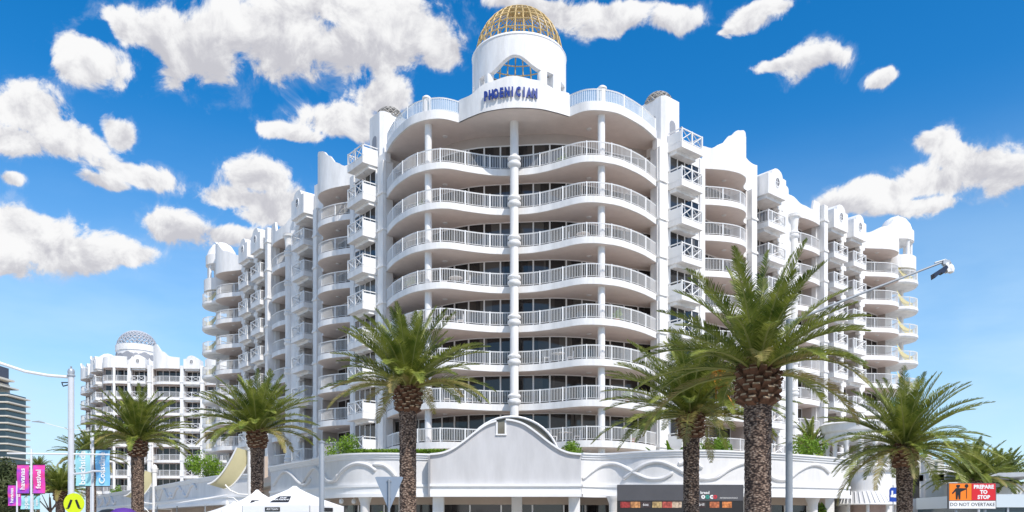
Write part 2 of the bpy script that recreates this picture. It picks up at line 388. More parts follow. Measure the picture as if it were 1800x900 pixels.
def bay_curved(hotel, F, t0, t1, edge, rec, swoop, floors=range(8), gstep=1.2, ghead=2.28, roofz=None):
    """rounded balconies; edge = (t,p) front edge; rec = p of the glazing; swoop = (t,z) table of the roof parapet"""
    e = smooth(edge, 5); plan = e+[(t1, rec), (t0, rec)]
    sl, sf, tl = make_slab(plan, F, 'curved_balcony')
    inner = offset(e, -0.1) if False else [(t, p-0.10) for t, p in e]
    rl = railing(inner, fn=F); gl, fr = glazing([(t0+0.15, rec+0.06), (t1-0.15, rec+0.06)], ghead, F, gstep)
    ld = light_disc((t0+t1)/2, (max(p for t, p in e)+rec)/2, F)
    for k in floors:
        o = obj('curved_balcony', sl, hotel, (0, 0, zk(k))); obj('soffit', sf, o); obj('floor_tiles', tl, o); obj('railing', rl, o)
        if k > 0: obj('ceiling_light', ld, o)
        g = obj('glass_door', gl, hotel, (0, 0, zk(k))); obj('door_frame', fr, g)
    recess(hotel, F, t0, t1, e[0][1]-.35, rec)
    if swoop:
        b = MB(F); zb = zk(8)
        b.prism(plan, zb, zb+0.35)
        f = resample(e, 0.25); T0, T1 = f[0][0], f[-1][0]; n = len(f)
        b.strip(f, -0.22, zb+0.34, lambda q: interp(swoop, f[min(n-1, round(q*(n-1)))][0]))
        obj('roof_parapet', b.mesh('roof_parapet', WHITE), hotel)
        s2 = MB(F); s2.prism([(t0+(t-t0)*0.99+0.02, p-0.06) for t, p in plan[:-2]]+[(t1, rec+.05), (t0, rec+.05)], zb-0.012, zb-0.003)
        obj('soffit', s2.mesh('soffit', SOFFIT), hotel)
        obj('ceiling_light', ld, hotel, (0, 0, zb))

def bay_box(hotel, F, t0, t1, pin, pout, rec, solid=False, roof='box', floors=range(8), win=None, tw=None, big=False):
    """small square balconies with crossed rails; roof 'box' = rooftop box with a round window, 'open' = a ninth balcony"""
    b = MB(F); b.box(t0, t1, rec, pout, 0, ST-0.02); b.prism([(t0+.12, rec), (t1-.12, rec), (t1-.12, pin+(pout-pin)*.55), (t0+.12, pin+(pout-pin)*.55)], -0.26, 0.0)
    sl = b.mesh('box_balcony', WHITE)
    t = MB(F); t.box(t0+.05, t1-.05, rec+.02, pout-.05, ST-0.018, ST-0.004); tl = t.mesh('floor_tiles', TILE)
    r = MB(F); h = 1.0; z = ST-0.02
    def bar(a, c, w=0.045):
        r.tube([a, c], w, 4)
    fr = pout-0.05
    mid = t0+(t1-t0)*(0.0 if big else 0.22)
    for q in (t0+0.05, t1-0.05)+((mid,) if not big else ((t0+t1)/2,)): r.box(q-.05, q+.05, fr-.05, fr+.05, z, z+h+.03)
    r.box(t0, t1, fr-.045, fr+.045, z+h-.07, z+h); r.box(t0, t1, fr-.03, fr+.03, z+.06, z+.12)
    pans = [(t0, (t0+t1)/2), ((t0+t1)/2, t1)] if big else [(mid, t1)]
    for a, c in pans:
        bar((a+.05, fr, z+.1), (c-.05, fr, z+h-.05), 0.038); bar((a+.05, fr+.002, z+h-.05), (c-.05, fr+.002, z+.1), 0.038)
    if not big:
        for i in range(4): r.box(t0+.12+i*.14, t0+.15+i*.14, fr-.015, fr+.015, z+.1, z+h-.05) if t0+.15+i*.14 < mid else None
    for q, far in ((t0+.05, False), (t1-.05, True)):
        if solid and not far:
            r.box(q-.06, q+.03, pin, fr-.05, z, z+h-0.22); r.box(q-.05, q+.02, pin, fr, z+h-.07, z+h)
        else:
            r.box(q-.035, q+.035, pin, fr-.05, z+h-.07, z+h); r.box(q-.02, q+.02, pin, fr-.05, z+.06, z+.1)
            n = max(2, int((fr-pin)/0.13))
            for i in range(1, n): y = pin+(fr-pin)*i/n; r.box(q-.012, q+.012, y-.012, y+.012, z+.1, z+h-.06)
    rl = r.mesh('crossed_railing', RAIL)
    if tw is None: tw = (t0, t1)
    gl, fm = glazing([(tw[0], rec+0.05), (tw[1], rec+0.05)], 2.2, F, 0.85)
    gl.name = 'window'
    ld = light_disc((t0+t1)/2, (pin+pout)/2, F)
    for k in list(floors)+([8] if roof == 'open' else []):
        o = obj('box_balcony', sl, hotel, (0, 0, zk(k))); obj('floor_tiles', tl, o); obj('crossed_railing', rl, o)
        l_ = obj('ceiling_light', ld, o, (0, 0, -0.26))
        if k < 8:
            g = obj('window', gl, hotel, (0, 0, zk(k))); obj('window_frame', fm, g)
    if roof == 'box': recess(hotel, F, tw[0]-.08, tw[1]+.08, pin-.1, rec)
    if roof == 'box':
        zb = zk(8); H = 1.75; c = (t0+t1)/2; w = (t1-t0)/2
        out = [(t0, zb), (t1, zb), (t1, zb+H), (t1-.25*w, zb+H+.05)]
        out += [(c+w*.62*math.cos(a), zb+H+.05+.62*math.sin(a)) for a in [i*math.pi/8 for i in range(0, 9)]]
        out += [(t0+.25*w, zb+H+.05), (t0, zb+H)]
        bb = MB(F); bb.extr(out, rec, pout, 'y'); bb.prism([(t0+.15, rec), (t1-.15, rec), (t1-.15, pout-.35), (t0+.15, pout-.35)], zb-.3, zb)
        o = obj('roof_box', bb.mesh('roof_box', WHITE), hotel)
        rg = MB(F); cz = zb+1.25
        for j in range(20):
            a0, a1 = 2*math.pi*j/20, 2*math.pi*(j+1)/20
            r.fn = F
            for (ra, rb) in ((0.34, 0.42),):
                i0 = [rg.vert(c+ra*math.cos(a)*.8, pout+.05, cz+ra*1.1*math.sin(a)) for a in (a0, a1)]
                i1 = [rg.vert(c+rb*math.cos(a)*.8, pout+.05, cz+rb*1.1*math.sin(a)) for a in (a0, a1)]
                j0 = [rg.vert(c+rb*math.cos(a)*.8, pout, cz+rb*1.1*math.sin(a)) for a in (a0, a1)]
                rg.face(i0[0], i0[1], i1[1], i1[0]); rg.face(i1[0], i1[1], j0[1], j0[0])
        rg.box(c-.3, c+.3, pout, pout+.03, cz-.02, cz+.02); rg.box(c-.02, c+.02, pout, pout+.032, cz-.38, cz+.38)
        dk = MB(F); q = [(c+.34*.8*math.cos(a), cz+.34*1.1*math.sin(a)) for a in [2*math.pi*i/20 for i in range(20)]]; dk.extr(q, pout-.01, pout+.012, 'y')
        w_ = obj('round_window', dk.mesh('round_window', mat('louvre_dark', (0.16, 0.16, 0.17), 0.6)), o); obj('window_frame', rg.mesh('window_frame', TRIM), w_)

def recess(hotel, F, t0, t1, pin, rec):
    b = MB(F); b.box(t0, t0+.03, rec, pin, 4, zk(8)-.02); b.box(t1-.03, t1, rec, pin, 4, zk(8)-.02); b.box(t0+.03, t1-.03, rec, rec+.03, 4, zk(8)-.02)
    obj('recess_wall', b.mesh('recess_wall', RECESS), hotel)
def round_column(hotel, F, t, p, r, z0, z1, name='column', ring=True, cap=False, scroll=False):
    pr = [(r, z0)]
    for k in range(0, 9):
        zc = zk(k)+ST+0.35
        if ring and z0 < zc < z1-0.6:
            pr += [(r, zc-.42), (r*1.22, zc-.36), (r*1.42, zc-.26), (r*1.42, zc-.12), (r*1.15, zc-.06), (r*1.15, zc+.02), (r*1.38, zc+.08), (r*1.38, zc+.18), (r, zc+.26)]
    if cap: pr += [(r, z1-1.2), (r*1.1, z1-1.0), (r*1.1, z1-.9), (r*1.15, z1-.6), (r*1.4, z1-.32), (r*1.75, z1-.26), (r*1.8, z1-.14), (r*1.55, z1-.1), (r*1.7, z1)]
    else: pr += [(r, z1)]
    b = MB(F); b.lathe(t, p, pr, 20)
    if scroll:
        for k in range(0, 9):
            zc = zk(k)-0.28
            for sg in (-1, 1):
                b.tube([(t+sg*.33, p-.22, zc), (t+sg*.33, p+.22, zc)], 0.26, 12)
    return obj(name, b.mesh(name, WHITE), hotel)
def square_pillar(hotel, F, t0, t1, p0, p1, z0, z1, name='pillar'):
    b = MB(F); b.box(t0, t1, p0, p1, z0, z1)
    for k in range(0, 9):
        zc = zk(k)+0.35
        if z0 < zc < z1-.5: b.box(t0-.09, t1+.09, p0, p1+.09, zc, zc+.12); b.box(t0-.05, t1+.05, p0, p1+.05, zc+.12, zc+.24)
    return obj(name, b.mesh(name, WHITE), hotel)
def lattice_dome(hotel, F, cx, cy, cz, r, hgt, m, nm=28, npar=8, tr=0.045, name='lattice_dome', diag=False, drum=None):
    b = MB(F)
    def P(a, e): return (cx+r*math.cos(a)*math.cos(e), cy+r*math.sin(a)*math.cos(e), cz+hgt*math.sin(e))
    if diag:
        for s in (1, -1):
            for i in range(nm):
                b.tube([P(2*math.pi*i/nm+s*e*0.9, e) for e in [R(85)*j/12 for j in range(13)]], tr, 4)
    else:
        for i in range(nm): b.tube([P(2*math.pi*i/nm, R(88)*j/10) for j in range(11)], tr, 4)
    for j in range(npar):
        e = R(86)*(j/(npar))
        b.tube([P(2*math.pi*i/36, e) for i in range(37)], tr, 4)
    return obj(name, b.mesh(name, m, True, True), hotel)

# ------------------------------------------------------------------ main hotel
hotel = thing('hotel_building', 'large white curved hotel with wavy balconies and gold lattice dome on its round tower', 'hotel', (0.2, 58.3, 0), R(-6))
q7 = math.sqrt(0.5)
FR = Frame((10.8, 3.6), (q7, q7), (q7, -q7)); FL = Frame((-10.8, 3.6), (-q7, q7), (-q7, -q7))
half = [(0, .2), (1.5, .05), (3, -.55), (4.5, -1.35), (5.5, -1.5), (6.5, -1.25), (7.5, -.7), (8.3, .05), (9.2, 1.1), (9.9, 2.2), (10.5, 3.3)]
edge = smooth([(-u, v) for u, v in half[:0:-1]]+half, 4)
gz = [(0, 1.6), (1.6, 1.6), (3.2, 1.7), (5, 2.3), (7, 3.5), (9, 4.6), (10.3, 5.2)]
gzL = smooth([(-u, v) for u, v in gz[::-1]], 3); gzR = smooth(gz, 3)
plan = edge+[(10.6, 5.4)]+[(u, v+.15) for u, v in gzR[::-1]]+[(u, v+.15) for u, v in gzL[::-1][1:]]+[(-10.6, 5.4)]
b = MB(); b.prism(plan, 0, ST-.02); slC = b.mesh('wide_balcony', WHITE)
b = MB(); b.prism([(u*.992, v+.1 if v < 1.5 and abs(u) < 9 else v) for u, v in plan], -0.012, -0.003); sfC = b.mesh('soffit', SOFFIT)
b = MB(); b.prism([(u*.992, v+.1 if v < 1.5 and abs(u) < 9 else v) for u, v in plan], ST-.018, ST-.004); tlC = b.mesh('floor_tiles', TILE)
rp = [(u, v+.10) for u, v in edge]; rlC = railing(rp)
gl1, fr1 = glazing([(u, v) for u, v in gzL], 2.30, step=1.27); gl2, fr2 = glazing([(u, v) for u, v in gzR], 2.30, step=1.27)
ldC = [light_disc(x, y, None) for x, y in ((-5.4, 1.2), (5.4, 1.2))]
for k in range(8):
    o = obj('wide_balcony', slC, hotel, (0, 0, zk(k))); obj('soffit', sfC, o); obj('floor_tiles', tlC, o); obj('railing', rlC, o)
    for l_ in ldC: obj('ceiling_light', l_, o)
    for g_, f_ in ((gl1, fr1), (gl2, fr2)):
        g = obj('glass_door', g_, hotel, (0, 0, zk(k))); obj('door_frame', f_, g)
for sg in (-1, 1):
    b = MB(); b.strip([(sg*10.55, 3.5), (sg*10.5, 5.3)], .03, 4, 30.9); obj('recess_wall', b.mesh('recess_wall', RECESS), hotel)
# roof over the centre
RB = 30.9
rh = [(4.05, -.75), (4.8, -1.25), (5.5, -1.45), (6.5, -1.3), (7.5, -.8), (8.3, .0), (9.2, 1.1), (9.9, 2.2), (10.5, 3.3)]
bul = smooth([(-4.0, -.75), (-3, -1.45), (-1.8, -2.05), (0, -2.35), (1.8, -2.05), (3, -1.45), (4.0, -.75)], 5)
sideR = smooth(rh, 4); sideL = [(-u, v) for u, v in sideR[::-1]]
rplan = sideL+bul+sideR+[(10.6, 7), (-10.6, 7)]
b = MB(); b.prism(rplan, RB, RB+.62); obj('roof_slab', b.mesh('roof_slab', WHITE), hotel)
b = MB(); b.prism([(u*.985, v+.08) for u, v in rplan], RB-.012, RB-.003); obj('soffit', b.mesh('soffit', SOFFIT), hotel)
for l_ in ldC: obj('ceiling_light', l_, hotel, (0, 0, RB))
nb = len(resample(bul, .25))
tabp = [(-4, 32.5), (-3.2, 32.45), (-1.8, 32.9), (0, 33.15), (1.8, 32.9), (3.2, 32.5), (4, 32.55)]
bp_ = resample(bul, .25)
b = MB(); b.strip([(u, v-.02) for u, v in bp_], .3, RB, lambda q: interp(tabp, bp_[min(nb-1, round(q*(nb-1)))][0]))
obj('sign_parapet', b.mesh('sign_parapet', WHITE), hotel)
for side in (sideL, sideR):
    pth = [(u*.992, v+.12) for u, v in side]
    obj('roof_railing', railing(pth, 2.2, .95, .14, None, .62), hotel, (0, 0, RB))
    b = MB(); b.strip([(u, v+.05) for u, v in pth], .012, .68, 1.5); obj('glass_screen', b.mesh('glass_screen', CLEAR), hotel, (0, 0, RB))
# upper storey wall strip that closes the taller top floor
b = MB(); b.strip([(u, v+.05) for u, v in gzL[:-1]+gzR], .2, zk(7)+ST+2.40, RB); obj('top_wall_band', b.mesh('top_wall_band', RECESS), hotel)
# columns of the centre
F0 = Frame((0, 0), (1, 0), (0, 1))
pr = [(.31, 5)]
for k in range(0, 8):
    zc = zk(k)+ST+0.28
    pr += [(.31, zc-.5), (.35, zc-.46), (.46, zc-.34), (.49, zc-.22), (.46, zc-.1), (.36, zc-.04), (.36, zc+.03), (.45, zc+.1), (.48, zc+.2), (.43, zc+.3), (.31, zc+.36)]
pr += [(.31, RB)]
b = MB(); b.lathe(0, -.33, pr, 28); obj('column', b.mesh('column', WHITE), hotel)
for u in (-6.3, 6.3):
    b = MB(); b.lathe(u, -.62, [(.26, 5), (.26, RB)], 20); obj('column', b.mesh('column', WHITE), hotel)
    b = MB(); b.lathe(u*1.01, -.95, [(.26, RB+.6), (.26, RB+1.65), (.32, RB+1.7), (.32, RB+1.8), (.2, RB+1.9), (.02, RB+1.95)], 16); obj('roof_post', b.mesh('roof_post', WHITE), hotel)
# sign letters
word = 'PHOENICIAN'; fb = resample(bul, .05)
import bisect
cumul = [0]
for a, c in zip(fb, fb[1:]): cumul.append(cumul[-1]+math.dist(a, c))
mid = cumul[-1]/2
for i, ch in enumerate(word):
    s = mid-1.72+i*0.382; j = bisect.bisect(cumul, s); (x, y), (X, Y) = fb[j], fb[min(j+3, len(fb)-1)]
    an = math.atan2(Y-y, X-x)
    o = obj('sign_letter', textmesh(ch, .86, SIGNBLUE, .04, bold=.05), hotel, (x+math.sin(an)*.16-.12, y-math.cos(an)*.16, 31.82+0.10*math.cos((i-4.5)/4.5*1.3)))
    o.rotation_euler = (R(90), 0, an); o.scale = (.56, 1, 1)
# body of the building
def wing_body():
    return [(-.5, .1), (0.2, .1), (5.0, .1), (5.0, -1.8), (11.35, -1.8), (11.35, -.2), (12.25, -.2), (12.25, -1.5), (16.2, -1.5), (16.2, -.9),
            (16.9, -.6), (17.4, -.5), (17.9, -.62), (18.3, -.95), (18.5, -1.4), (18.5, -2.4), (23.65, -2.4), (23.65, -.9), (24.45, -.9), (24.45, -2.2), (27.9, -2.2), (27.9, -1.2), (28.15, -1.2), (28.15, -2.2),
            (31.7, -2.2), (31.7, -1.3), (32.3, -1.3), (32.3, -2.4), (38.6, -2.4), (38.6, -13), (3, -13)]
RW = [FR.uv(t, p) for t, p in wing_body()]; LW = [FL.uv(t, p) for t, p in wing_body()]
body = [(u, v+.2) for u, v in gzR]+RW+LW[::-1]+[(u, v+.2) for u, v in gzL[:-1]]
b = MB(); b.prism(body, 0, zk(8)+.1); wallm = b.mesh('wall', WHITE); obj('wall', wallm, hotel)
for side, F in ((1, FR), (-1, FL)):
    # A: square balconies beside the corner
    square_pillar(hotel, F, -.45, .35, -.6, .32, 4, zk(8)+.1)
    bay_box(hotel, F, .75, 3.3, .1, 1.45, .1, solid=True, roof='open', tw=(.9, 4.4), big=True)
    b = MB(F); b.box(-.5, 5.05, -.35, .12, zk(8), zk(8)+.75); b.box(4.5, 5.15, -.5, .25, 4, zk(8)+.6); obj('parapet', b.mesh('parapet', WHITE), hotel)
    # turret
    b = MB(F); b.prism([(.35, -2.5), (.35, -.25), (.6, 0.02), (2.2, 0.02), (2.45, -.25), (2.45, -2.5), (2.2, -2.75), (.6, -2.75)], zk(8)+.1, 34.55)
    tr = obj('roof_turret', b.mesh('roof_turret', WHITE), hotel)
    b = MB(F); ar = [(1.05, 31.4), (1.75, 31.4), (1.75, 32.5)]+[(1.4+.35*math.cos(a), 32.5+.35*math.sin(a)) for a in [math.pi*i/8 for i in range(1, 8)]]+[(1.05, 32.5)]
    b.extr(ar, .01, .035, 'y'); obj('arched_opening', b.mesh('arched_opening', mat('opening_grey', (0.30, 0.31, 0.34), 0.7)), tr)
    b = MB(F); b.box(.335, .36, -1.7, -.8, 31.5, 33.2); obj('slot_opening', b.mesh('slot_opening', MATS['opening_grey']), tr)
    lattice_dome(tr, F, 1.4, -1.35, 34.5, 1.12, 1.05, BRONZE, 14, 5, .045, 'lattice_dome', diag=True)
    # B
    bay_curved(hotel, F, 5.0, 11.35, [(5.0, .1), (5.6, .5), (6.4, .95), (7.3, 1.3), (8.3, 1.45), (9.2, 1.25), (9.9, .75), (10.4, .2), (10.9, -.1), (11.35, -.15)], -1.8,
               [(5, 31.95), (5.6, 31.8), (6.3, 32.2), (7.1, 33.0), (7.9, 33.6), (8.8, 33.85), (9.25, 33.8), (9.3, 33.45), (9.42, 33.45), (9.47, 33.75), (10.0, 33.3), (10.5, 32.6), (11.35, 32.5)], gstep=1.5)
    b = MB(F); pp = [(10.9, -.15), (11.6, -.18), (12.4, -.2), (13.0, -.22)]
    b.strip(resample(pp, .15), -.25, zk(8), lambda q: 33.1-.25*q-.25*math.sin(q*math.pi*.9)); obj('parapet', b.mesh('parapet', WHITE), hotel)
    square_pillar(hotel, F, 11.45, 12.2, -.4, .3, 4, zk(8))
    # C
    bay_box(hotel, F, 13.2, 15.9, -.4, .75, -1.5, tw=(12.6, 16.0))
    round_column(hotel, F, 16.35, -.25, .24, 4, zk(8), scroll=True)
    # fluted fin and tall column
    b = MB(F); b.strip(smooth([(16.2, -.4), (16.6, -.95), (17.2, -1.05), (17.9, -.7), (18.5, -.35)], 5), -.3, 4, zk(8)+.1); obj('curved_fin_wall', b.mesh('curved_fin_wall', WHITE), hotel)
    round_column(hotel, F, 18.8, -.25, .33, 4, 29.9, cap=True)
    # E
    bay_curved(hotel, F, 18.9, 23.65, [(18.9, -1.0), (19.6, -.75), (20.5, -.5), (21.5, -.35), (22.6, -.35), (23.65, -.5)], -2.4,
               [(16, 32), (18.9, 32.1), (19.3, 32.0), (20.6, 31.35), (22.0, 31.2), (22.3, 31.2), (22.35, 32.2), (23.65, 32.2)], gstep=1.3)
    b = MB(F); pp = resample(smooth([(16.0, -.1), (16.6, -.6), (17.6, -.75), (18.4, -.6), (19.0, -.95)], 5), .2)
    b.strip(pp, -.25, zk(8), lambda q: interp([(0, 32.5), (.25, 32.2), (.6, 32.6), (1, 32.1)], q)); obj('parapet', b.mesh('parapet', WHITE), hotel)
    square_pillar(hotel, F, 23.75, 24.4, -1.2, -.1, 4, zk(8)+1.9)
    # F, G
    bay_box(hotel, F, 25.0, 27.6, -.9, .2, -2.2, tw=(24.7, 27.7))
    round_column(hotel, F, 28.05, -.75, .24, 4, zk(8), scroll=True)
    bay_box(hotel, F, 28.9, 31.4, -1.0, .1, -2.2, tw=(28.3, 31.5))
    round_column(hotel, F, 31.95, -.85, .28, 4, zk(8), scroll=True)
    b = MB(F); b.box(24.4, 25.05, -2.2, -.6, zk(8), zk(8)+1.5); b.box(27.55, 28.95, -2.2, -.6, zk(8), zk(8)+1.5); b.box(31.35, 32.4, -2.2, -.8, zk(8), zk(8)+1.5)
    obj('parapet', b.mesh('parapet', WHITE), hotel)
    # H
    bay_curved(hotel, F, 32.3, 38.6, [(32.3, -1.1), (33.3, -.75), (34.3, -.1), (35.3, .5), (36.3, .75), (37.2, .65), (37.9, .15), (38.3, -.5), (38.6, -1.3)], -2.4,
               [(32.3, 31.7), (33.2, 31.75), (35.0, 32.5), (36.4, 33.6), (37.4, 34.1), (38.0, 34.0), (38.6, 33.2)], gstep=1.1)
    # end tower with round balconies
    cx, cy = 40.3, -1.2
    b = MB(F); b.lathe(cx, cy+(-1.8), [(1.2, 0), (1.2, zk(7)+1.5)], 24); b.lathe(cx, cy, [(1.75, 32.2), (1.85, 32.2), (1.85, 33.3), (1.7, 33.45), (1.5, 34.1), (1.1, 34.7), (.55, 35.05), (.05, 35.15)], 28)
    b.lathe(cx, cy, [(1.85, zk(7)+1.8), (2.05, zk(7)+1.8), (2.05, zk(8)+.3), (1.75, zk(8)+.32)], 28, cap=True)
    for i in range(8):
        a = 2*math.pi*i/8+.2; b.lathe(cx+1.55*math.cos(a), cy+1.55*math.sin(a), [(.17, zk(8)+.2), (.17, 32.3)], 8)
    obj('end_tower', b.mesh('end_tower', WHITE), hotel)
    b = MB(F); b.lathe(cx, cy, [(1.2, 0), (2.1, .02), (2.25, .2), (2.25, ST-.02), (1.2, ST-.02)], 28); sl_ = b.mesh('round_balcony', WHITE)
    ring = [(cx+2.18*math.cos(a), cy+2.18*math.sin(a)) for a in [R(-100)+R(250)*i/24 for i in range(25)]]
    rl_ = railing(ring, 1.4, fn=F)
    aw = MB(F); A = []
    for i in range(9):
        s_ = i/8; x = 38.6+2.0*s_; zz = 2.2-1.25*s_**.8-.25*math.sin(math.pi*s_); A.append([aw.vert(x, -.25+.75*s_+.06*j, zz-.24*j+.15) for j in range(5)])
    for i in range(8):
        for j in range(4): aw.face(A[i][j], A[i+1][j], A[i+1][j+1], A[i][j+1])
    awm = aw.mesh('awning', YELLOW, False)
    b = MB(F); b.strip([(38.75, -.6), (40.2, -.6)], .02, 2.0, 2.02); 
    post = MB(F); post.lathe(cx+1.0, cy+.2, [(.22, ST), (.22, FH)], 12); pm = post.mesh('round_post', WHITE)
    for k in range(8):
        o = obj('round_balcony', sl_, hotel, (0, 0, zk(k))); obj('railing', rl_, o); obj('awning', awm, o)
        if k < 7: obj('round_post', pm, o)
# tower drum with wavy opening, and gold lattice dome
cy = 3.4; r0 = 3.62
def drum(b):
    n = 72; zt = 37.45; zb = 31.3
    def top_of_opening(a):      # a = angle from the front; returns (z0,z1) of the hole or None
        d = abs(a)
        if d < R(32.5): return (32.6, 34.95+.95*(math.cos(math.pi*d/R(32.5))*.5+.5))
        if R(40) < d < R(50): return (32.6, 35.0)
        if R(64) < d < R(79): return (31.5, 34.9)
        if d > R(128) and d < R(181): return (32.6, 35.9)
        return None
    angs = sorted(set([R(-180+2.5*i) for i in range(145)]))
    for i in range(len(angs)-1):
        a0, a1 = angs[i], angs[i+1]; am = (a0+a1)/2
        def pt(a, rr, z): return b.vert(rr*math.sin(a), cy-rr*math.cos(a), z)
        h = top_of_opening(am)
        segs = [(zb, zt, zb, zt)]
        if h:
            h0 = top_of_opening(a0) or h; h1 = top_of_opening(a1) or h
            segs = [(zb, h[0], zb, h[0]), (h0[1], zt, h1[1], zt)]
        for (z00, z01, z10, z11) in segs:
            o = [pt(a0, r0, z00), pt(a1, r0, z10), pt(a1, r0, z11), pt(a0, r0, z01)]
            q = [pt(a0, r0-.4, z00), pt(a1, r0-.4, z10), pt(a1, r0-.4, z11), pt(a0, r0-.4, z01)]
            b.face(*o); b.face(*q[::-1])
            b.face(o[0], q[0], q[1], o[1]); b.face(o[3], o[2], q[2], q[3]); b.face(o[0], o[3], q[3], q[0]); b.face(o[1], q[1], q[2], o[2])
b = MB(); drum(b)
dr = obj('round_tower', b.mesh('round_tower', WHITE, recalc=False), hotel)
for a in (-34.5, 34.5):
    b = MB(); b.lathe((r0-.25)*math.sin(R(a)), cy-(r0-.25)*math.cos(R(a)), [(.34, 31), (.30, 34.3), (.30, 34.9), (.2, 35.1), (.02, 35.2)], 14); obj('tower_column', b.mesh('tower_column', WHITE), dr)
b = MB(); b.lathe(0, cy, [(r0-.42, 37.4), (r0+.03, 37.4), (r0+.05, 37.45), (r0-.05, 37.62), (r0-.3, 37.68)], 72, cap=False); obj('tower_rim', b.mesh('tower_rim', TRIM), dr)
lattice_dome(dr, None, 0, cy, 37.5, 3.36, 3.75, GOLD, 32, 8, .055, 'gold_lattice_dome')
# ------------------------------------------------------------------ second hotel block, far left
ox, oy, _ = at(178, 146)
h2 = thing('hotel_building', 'distant white hotel block with grey lattice dome left of the main hotel', 'hotel', (ox, oy, 0), 0)
aR, aL = R(4), R(128)
G = Frame((0, 0), (math.cos(aR), math.sin(aR)), (math.sin(aR), -math.cos(aR)))
GL = Frame((0, 0), (math.cos(aL), math.sin(aL)), (-math.sin(aL), math.cos(aL)))
bodyR = [(0, -1.2), (4.9, -1.2), (4.9, -.2), (5.4, -.2), (5.4, -1.2), (8.2, -1.2), (8.2, 0), (9.2, 0), (9.2, -1.5), (14.2, -1.5), (14.2, -.2), (14.9, -.2), (14.9, -1.5), (17.8, -1.5), (17.8, -.2), (18.4, -.2), (18.4, -1.5), (30, -1.5), (30, -14), (0, -14)]
b = MB(G); b.prism(bodyR, 0, zk(8)+.1); obj('wall', b.mesh('wall', WHITE), h2)
b = MB(GL); b.prism([(.5, -1.5), (8, -1.5), (8, -1), (9, -1), (9, -1.5), (18, -1.5), (18, -12), (.5, -12)], 0, zk(8)-.1); obj('wall', b.mesh('wall', WHITE), h2)
bay_curved(h2, G, .1, 4.9, [(.1, -.3), (.6, .5), (1.5, .9), (2.6, 1.0), (3.8, .95), (4.9, .8)], -1.2, [(0, 32.0), (2, 32.3), (4.9, 32.2)])
bay_box(h2, G, 5.5, 8.1, -.2, .85, -1.2, roof='box', big=True)
bay_curved(h2, G, 9.2, 14.2, [(9.2, -.2), (10, .5), (11, .8), (12.5, .8), (13.5, .7), (14.2, .6)], -1.5, [(9.2, 34.4), (9.9, 34.6), (11.3, 33.2), (12.6, 32.3), (14.2, 32.2)])
bay_box(h2, G, 14.9, 17.8, -.2, .7, -1.5, roof='box', big=True)
bay_curved(h2, G, 18.5, 23.5, [(18.5, -.2), (19.5, .5), (21, .8), (22.5, .5), (23.5, 0)], -1.5, [(18.5, 32), (21, 33.5), (23.5, 32.2)])
for t_ in (5.15, 8.7, 14.55, 18.15): square_pillar(h2, G, t_-.3, t_+.3, -.4, .5, 3, zk(8)+.6)
round_column(h2, G, 2.6, .8, .25, 4, zk(8), ring=False)
bay_box(h2, GL, .8, 3.2, -.3, .8, -1.5)
bay_curved(h2, GL, 3.6, 7.8, [(3.6, -.2), (4.6, .5), (5.7, .8), (6.9, .4), (7.8, -.2)], -1.5, [(3.6, 32), (5, 32.4), (6.6, 33.4), (7.8, 33)])
bay_box(h2, GL, 9.1, 11.5, -.3, .6, -1.5)
bay_curved(h2, GL, 12, 17.8, [(12, -.2), (13.5, .5), (15, .8), (16.7, .5), (17.8, -.6)], -1.5, [(12, 32), (14, 32.2), (16.6, 33.6), (17.8, 33)])
cx, cyy = 4.6, -4.6
b = MB(G); b.lathe(cx, cyy, [(3.6, 30), (3.6, 33.9), (3.75, 33.95), (3.75, 35.0), (3.5, 35.1)], 48); dr2 = obj('round_tower', b.mesh('round_tower', WHITE), h2)
for i in range(14):
    a = R(-90-78+12*i); u_, v_ = math.cos(a), -math.sin(a)
    rr_ = (.55, .3, .8, .35)[i % 4]; b = MB(G); b.tube([(cx+3.5*math.cos(a), cyy-3.5*math.sin(a), 32.8+(.2 if i % 2 else 0)), (cx+3.64*math.cos(a), cyy-3.64*math.sin(a), 32.8+(.2 if i % 2 else 0))], rr_, 16)
    obj('round_opening', b.mesh('round_opening', mat('opening_grey', (0.30, 0.31, 0.34), 0.7)), dr2)
lattice_dome(dr2, G, cx, cyy, 35.0, 3.5, 3.1, PALE_LAT, 26, 7, .07, 'lattice_dome', diag=True)
b = MB(GL); b.lathe(10.6, -3.2, [(2.2, 30), (2.2, 32.8), (2.0, 33.6), (1.5, 34.3), (.8, 34.8), (.05, 35)], 24); obj('small_dome', b.mesh('small_dome', WHITE), h2)

# ------------------------------------------------------------------ far apartment tower
tx, ty, _ = at(-14, 360)
TG = mat('tower_dark_glass', (0.035, 0.07, 0.09), 0.15, spec=0.8); TS = mat('tower_cream', (0.62, 0.58, 0.50), 0.8); TD = mat('tower_dark_clad', (0.06, 0.07, 0.10), 0.6)
tw = thing('apartment_tower', 'tall dark glass apartment tower with cream slabs at far left edge', 'tower', (tx, ty, 0))
b = MB(); b.box(-14, 0, -4, 12, 0, 74); obj('dark_core', b.mesh('dark_core', TD), tw)
b = MB(); b.box(1.2, 8, -3, 12, 0, 60.5); obj('glass_facade', b.mesh('glass_facade', TG), tw)
b = MB(); b.box(-1.2, 1.2, -4.6, 11, 0, 66); b.box(3.0, 4.4, -3.4, 0, 0, 50); obj('cream_fin', b.mesh('cream_fin', TS), tw)
slm = MB().box(-16, -1.2, -5.4, 12, 0, .9).mesh('floor_slab', TS); sl2 = MB().box(1.2, 10.2, -4.6, 12, 0, .55).mesh('floor_slab', TS)
for i in range(20): obj('floor_slab', slm, tw, (0, 0, 3+3.1*i)); obj('floor_slab', sl2, tw, (0, 0, 3+3.1*i)) if i < 19 else None
